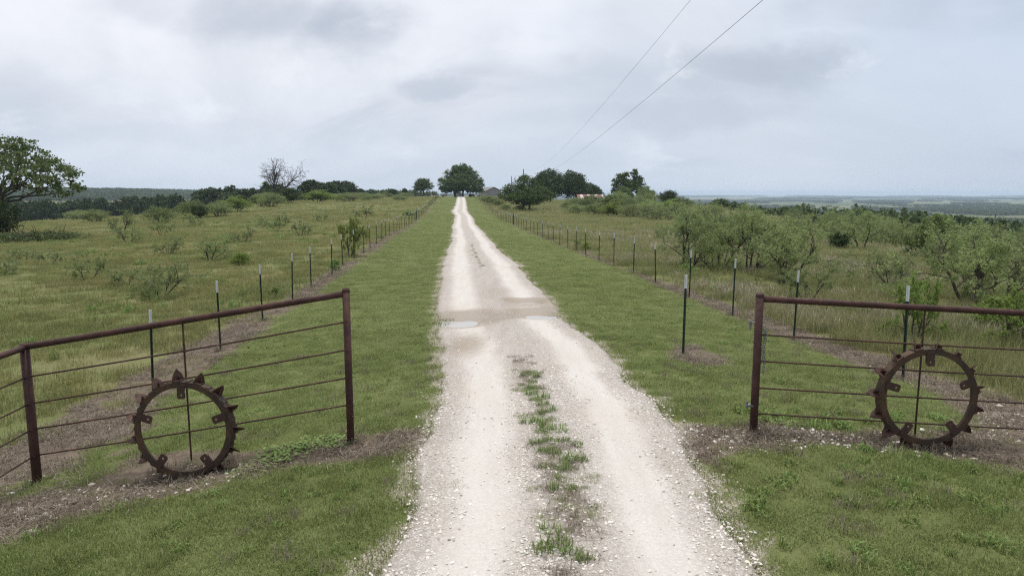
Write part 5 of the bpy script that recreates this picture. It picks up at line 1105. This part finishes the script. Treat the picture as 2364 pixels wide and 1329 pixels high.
def far_woods():
    rng = np.random.default_rng(208); protos = []
    for k in range(5):
        lobes = [(rng.uniform(-9, 9), rng.uniform(-9, 9), rng.uniform(3.0, 5.5), rng.uniform(2.6, 4.2), rng.uniform(2.6, 4.2), rng.uniform(2.2, 3.2)) for _ in range(14)]
        protos.append(leaves_mesh('clump', lumpy(rng, lobes, 80, 1500, 1.15, .8, .2, .3), M['woods']))
    sets = []
    def add(x, y, s):
        x, y, s = np.asarray(x), np.asarray(y), np.asarray(s); ok = ((x < 0) & ((x/y < -.36) | (y > 700) | (ground_base(x, y)+7*np.sqrt(s) < CAM_Z+.003*y))) | (y > 2600) | (ground_base(x, y)+7*np.sqrt(s) < CAM_Z-y*rng.uniform(.0145, .019, len(x))); x, y, s = x[ok], y[ok], s[ok]
        sets.append((x, y, ground_base(x, y)-.4, s*rng.uniform(.75, 1.2, len(x)), np.sqrt(s)*rng.uniform(.8, 1.2, len(x)), .02, range(5)))
    # valley woods to the right
    y = 190+2500*rng.uniform(0, 1, 9000)**1.5; x = y*rng.uniform(-.02, .86, 9000); u = x+axis_x(y)*-1
    k = (u > 120+.0*y) & (fbm(x, y, .0032, 3, 101) > .42) & ~((np.abs(x-.72*y) < 60) & (y > 400) & (y < 520)); add(x[k], y[k], np.ones(k.sum()))
    k2 = rng.uniform(0, 1, 2600); y = 95+k2*330; x = 62+rng.uniform(0, 1, 2600)*.8*y; u = x-axis_x(y); k = (u > 85) & (x < .86*y); add(x[k], y[k], np.full(k.sum(), .55))
    # tree belts across the far plain
    for yb in (2950, 3350, 3900, 4700, 5600, 7000, 9000, 11500):
        n = int(1100); x = rng.uniform(-.1, .85, n)*yb; y = yb+rng.normal(0, 50, n)*(yb/3000)+fbm(x, x*0+yb, .001, 2, 5)*300; k = fbm(x, x*0+yb, .0016, 3, 103) > .50; add(x[k], y[k], np.full(k.sum(), 1.6*(yb/3500)))
    # hill and woods beyond the left field
    n = 6000; y = rng.uniform(360, 2300, n); x = y*rng.uniform(-.86, -.10, n); k = (ground_base(x, y) > -9.5) | (y < 560); k &= (x-axis_x(y) < -120); add(x[k], y[k], np.full(k.sum(), 1.0))
    n = 700; y = rng.uniform(300, 420, n); x = rng.uniform(-320, -75, n); k = y > 345-.0*x; k &= (x < -75) & (y > 300+np.interp(x, [-300, -75], [50, 20])); add(x[k], y[k], np.full(k.sum(), .8))
    n = 260; y = rng.uniform(380, 560, n); x = y*rng.uniform(-.34, -.06, n); add(x, y, np.full(n, .75))
    put('distant_woods', 'distant mass of woods on the hill and across the plain', sets, protos)
far_woods()
def haze():
    X0, X1, Y0, Y1, Z0, Z1 = -14600, 14600, -420, 15000, -46.5, 30
    mb = MB(); mb.box(((X0+X1)/2, (Y0+Y1)/2, (Z0+Z1)/2), (X1-X0, Y1-Y0, Z1-Z0)); m, t, out = mat_new('haze')
    v = t.node('ShaderNodeVolumePrincipled'); v.inputs['Color'].default_value = (.66, .80, 1.0, 1); v.inputs['Density'].default_value = HAZE; v.inputs['Anisotropy'].default_value = .0
    t.l.new(v.outputs[0], out.inputs['Volume']); o = mb.build('haze', m); tag(o, 'thin blue haze over the plain', kind='stuff')
HAZE = 1.1e-4
haze()
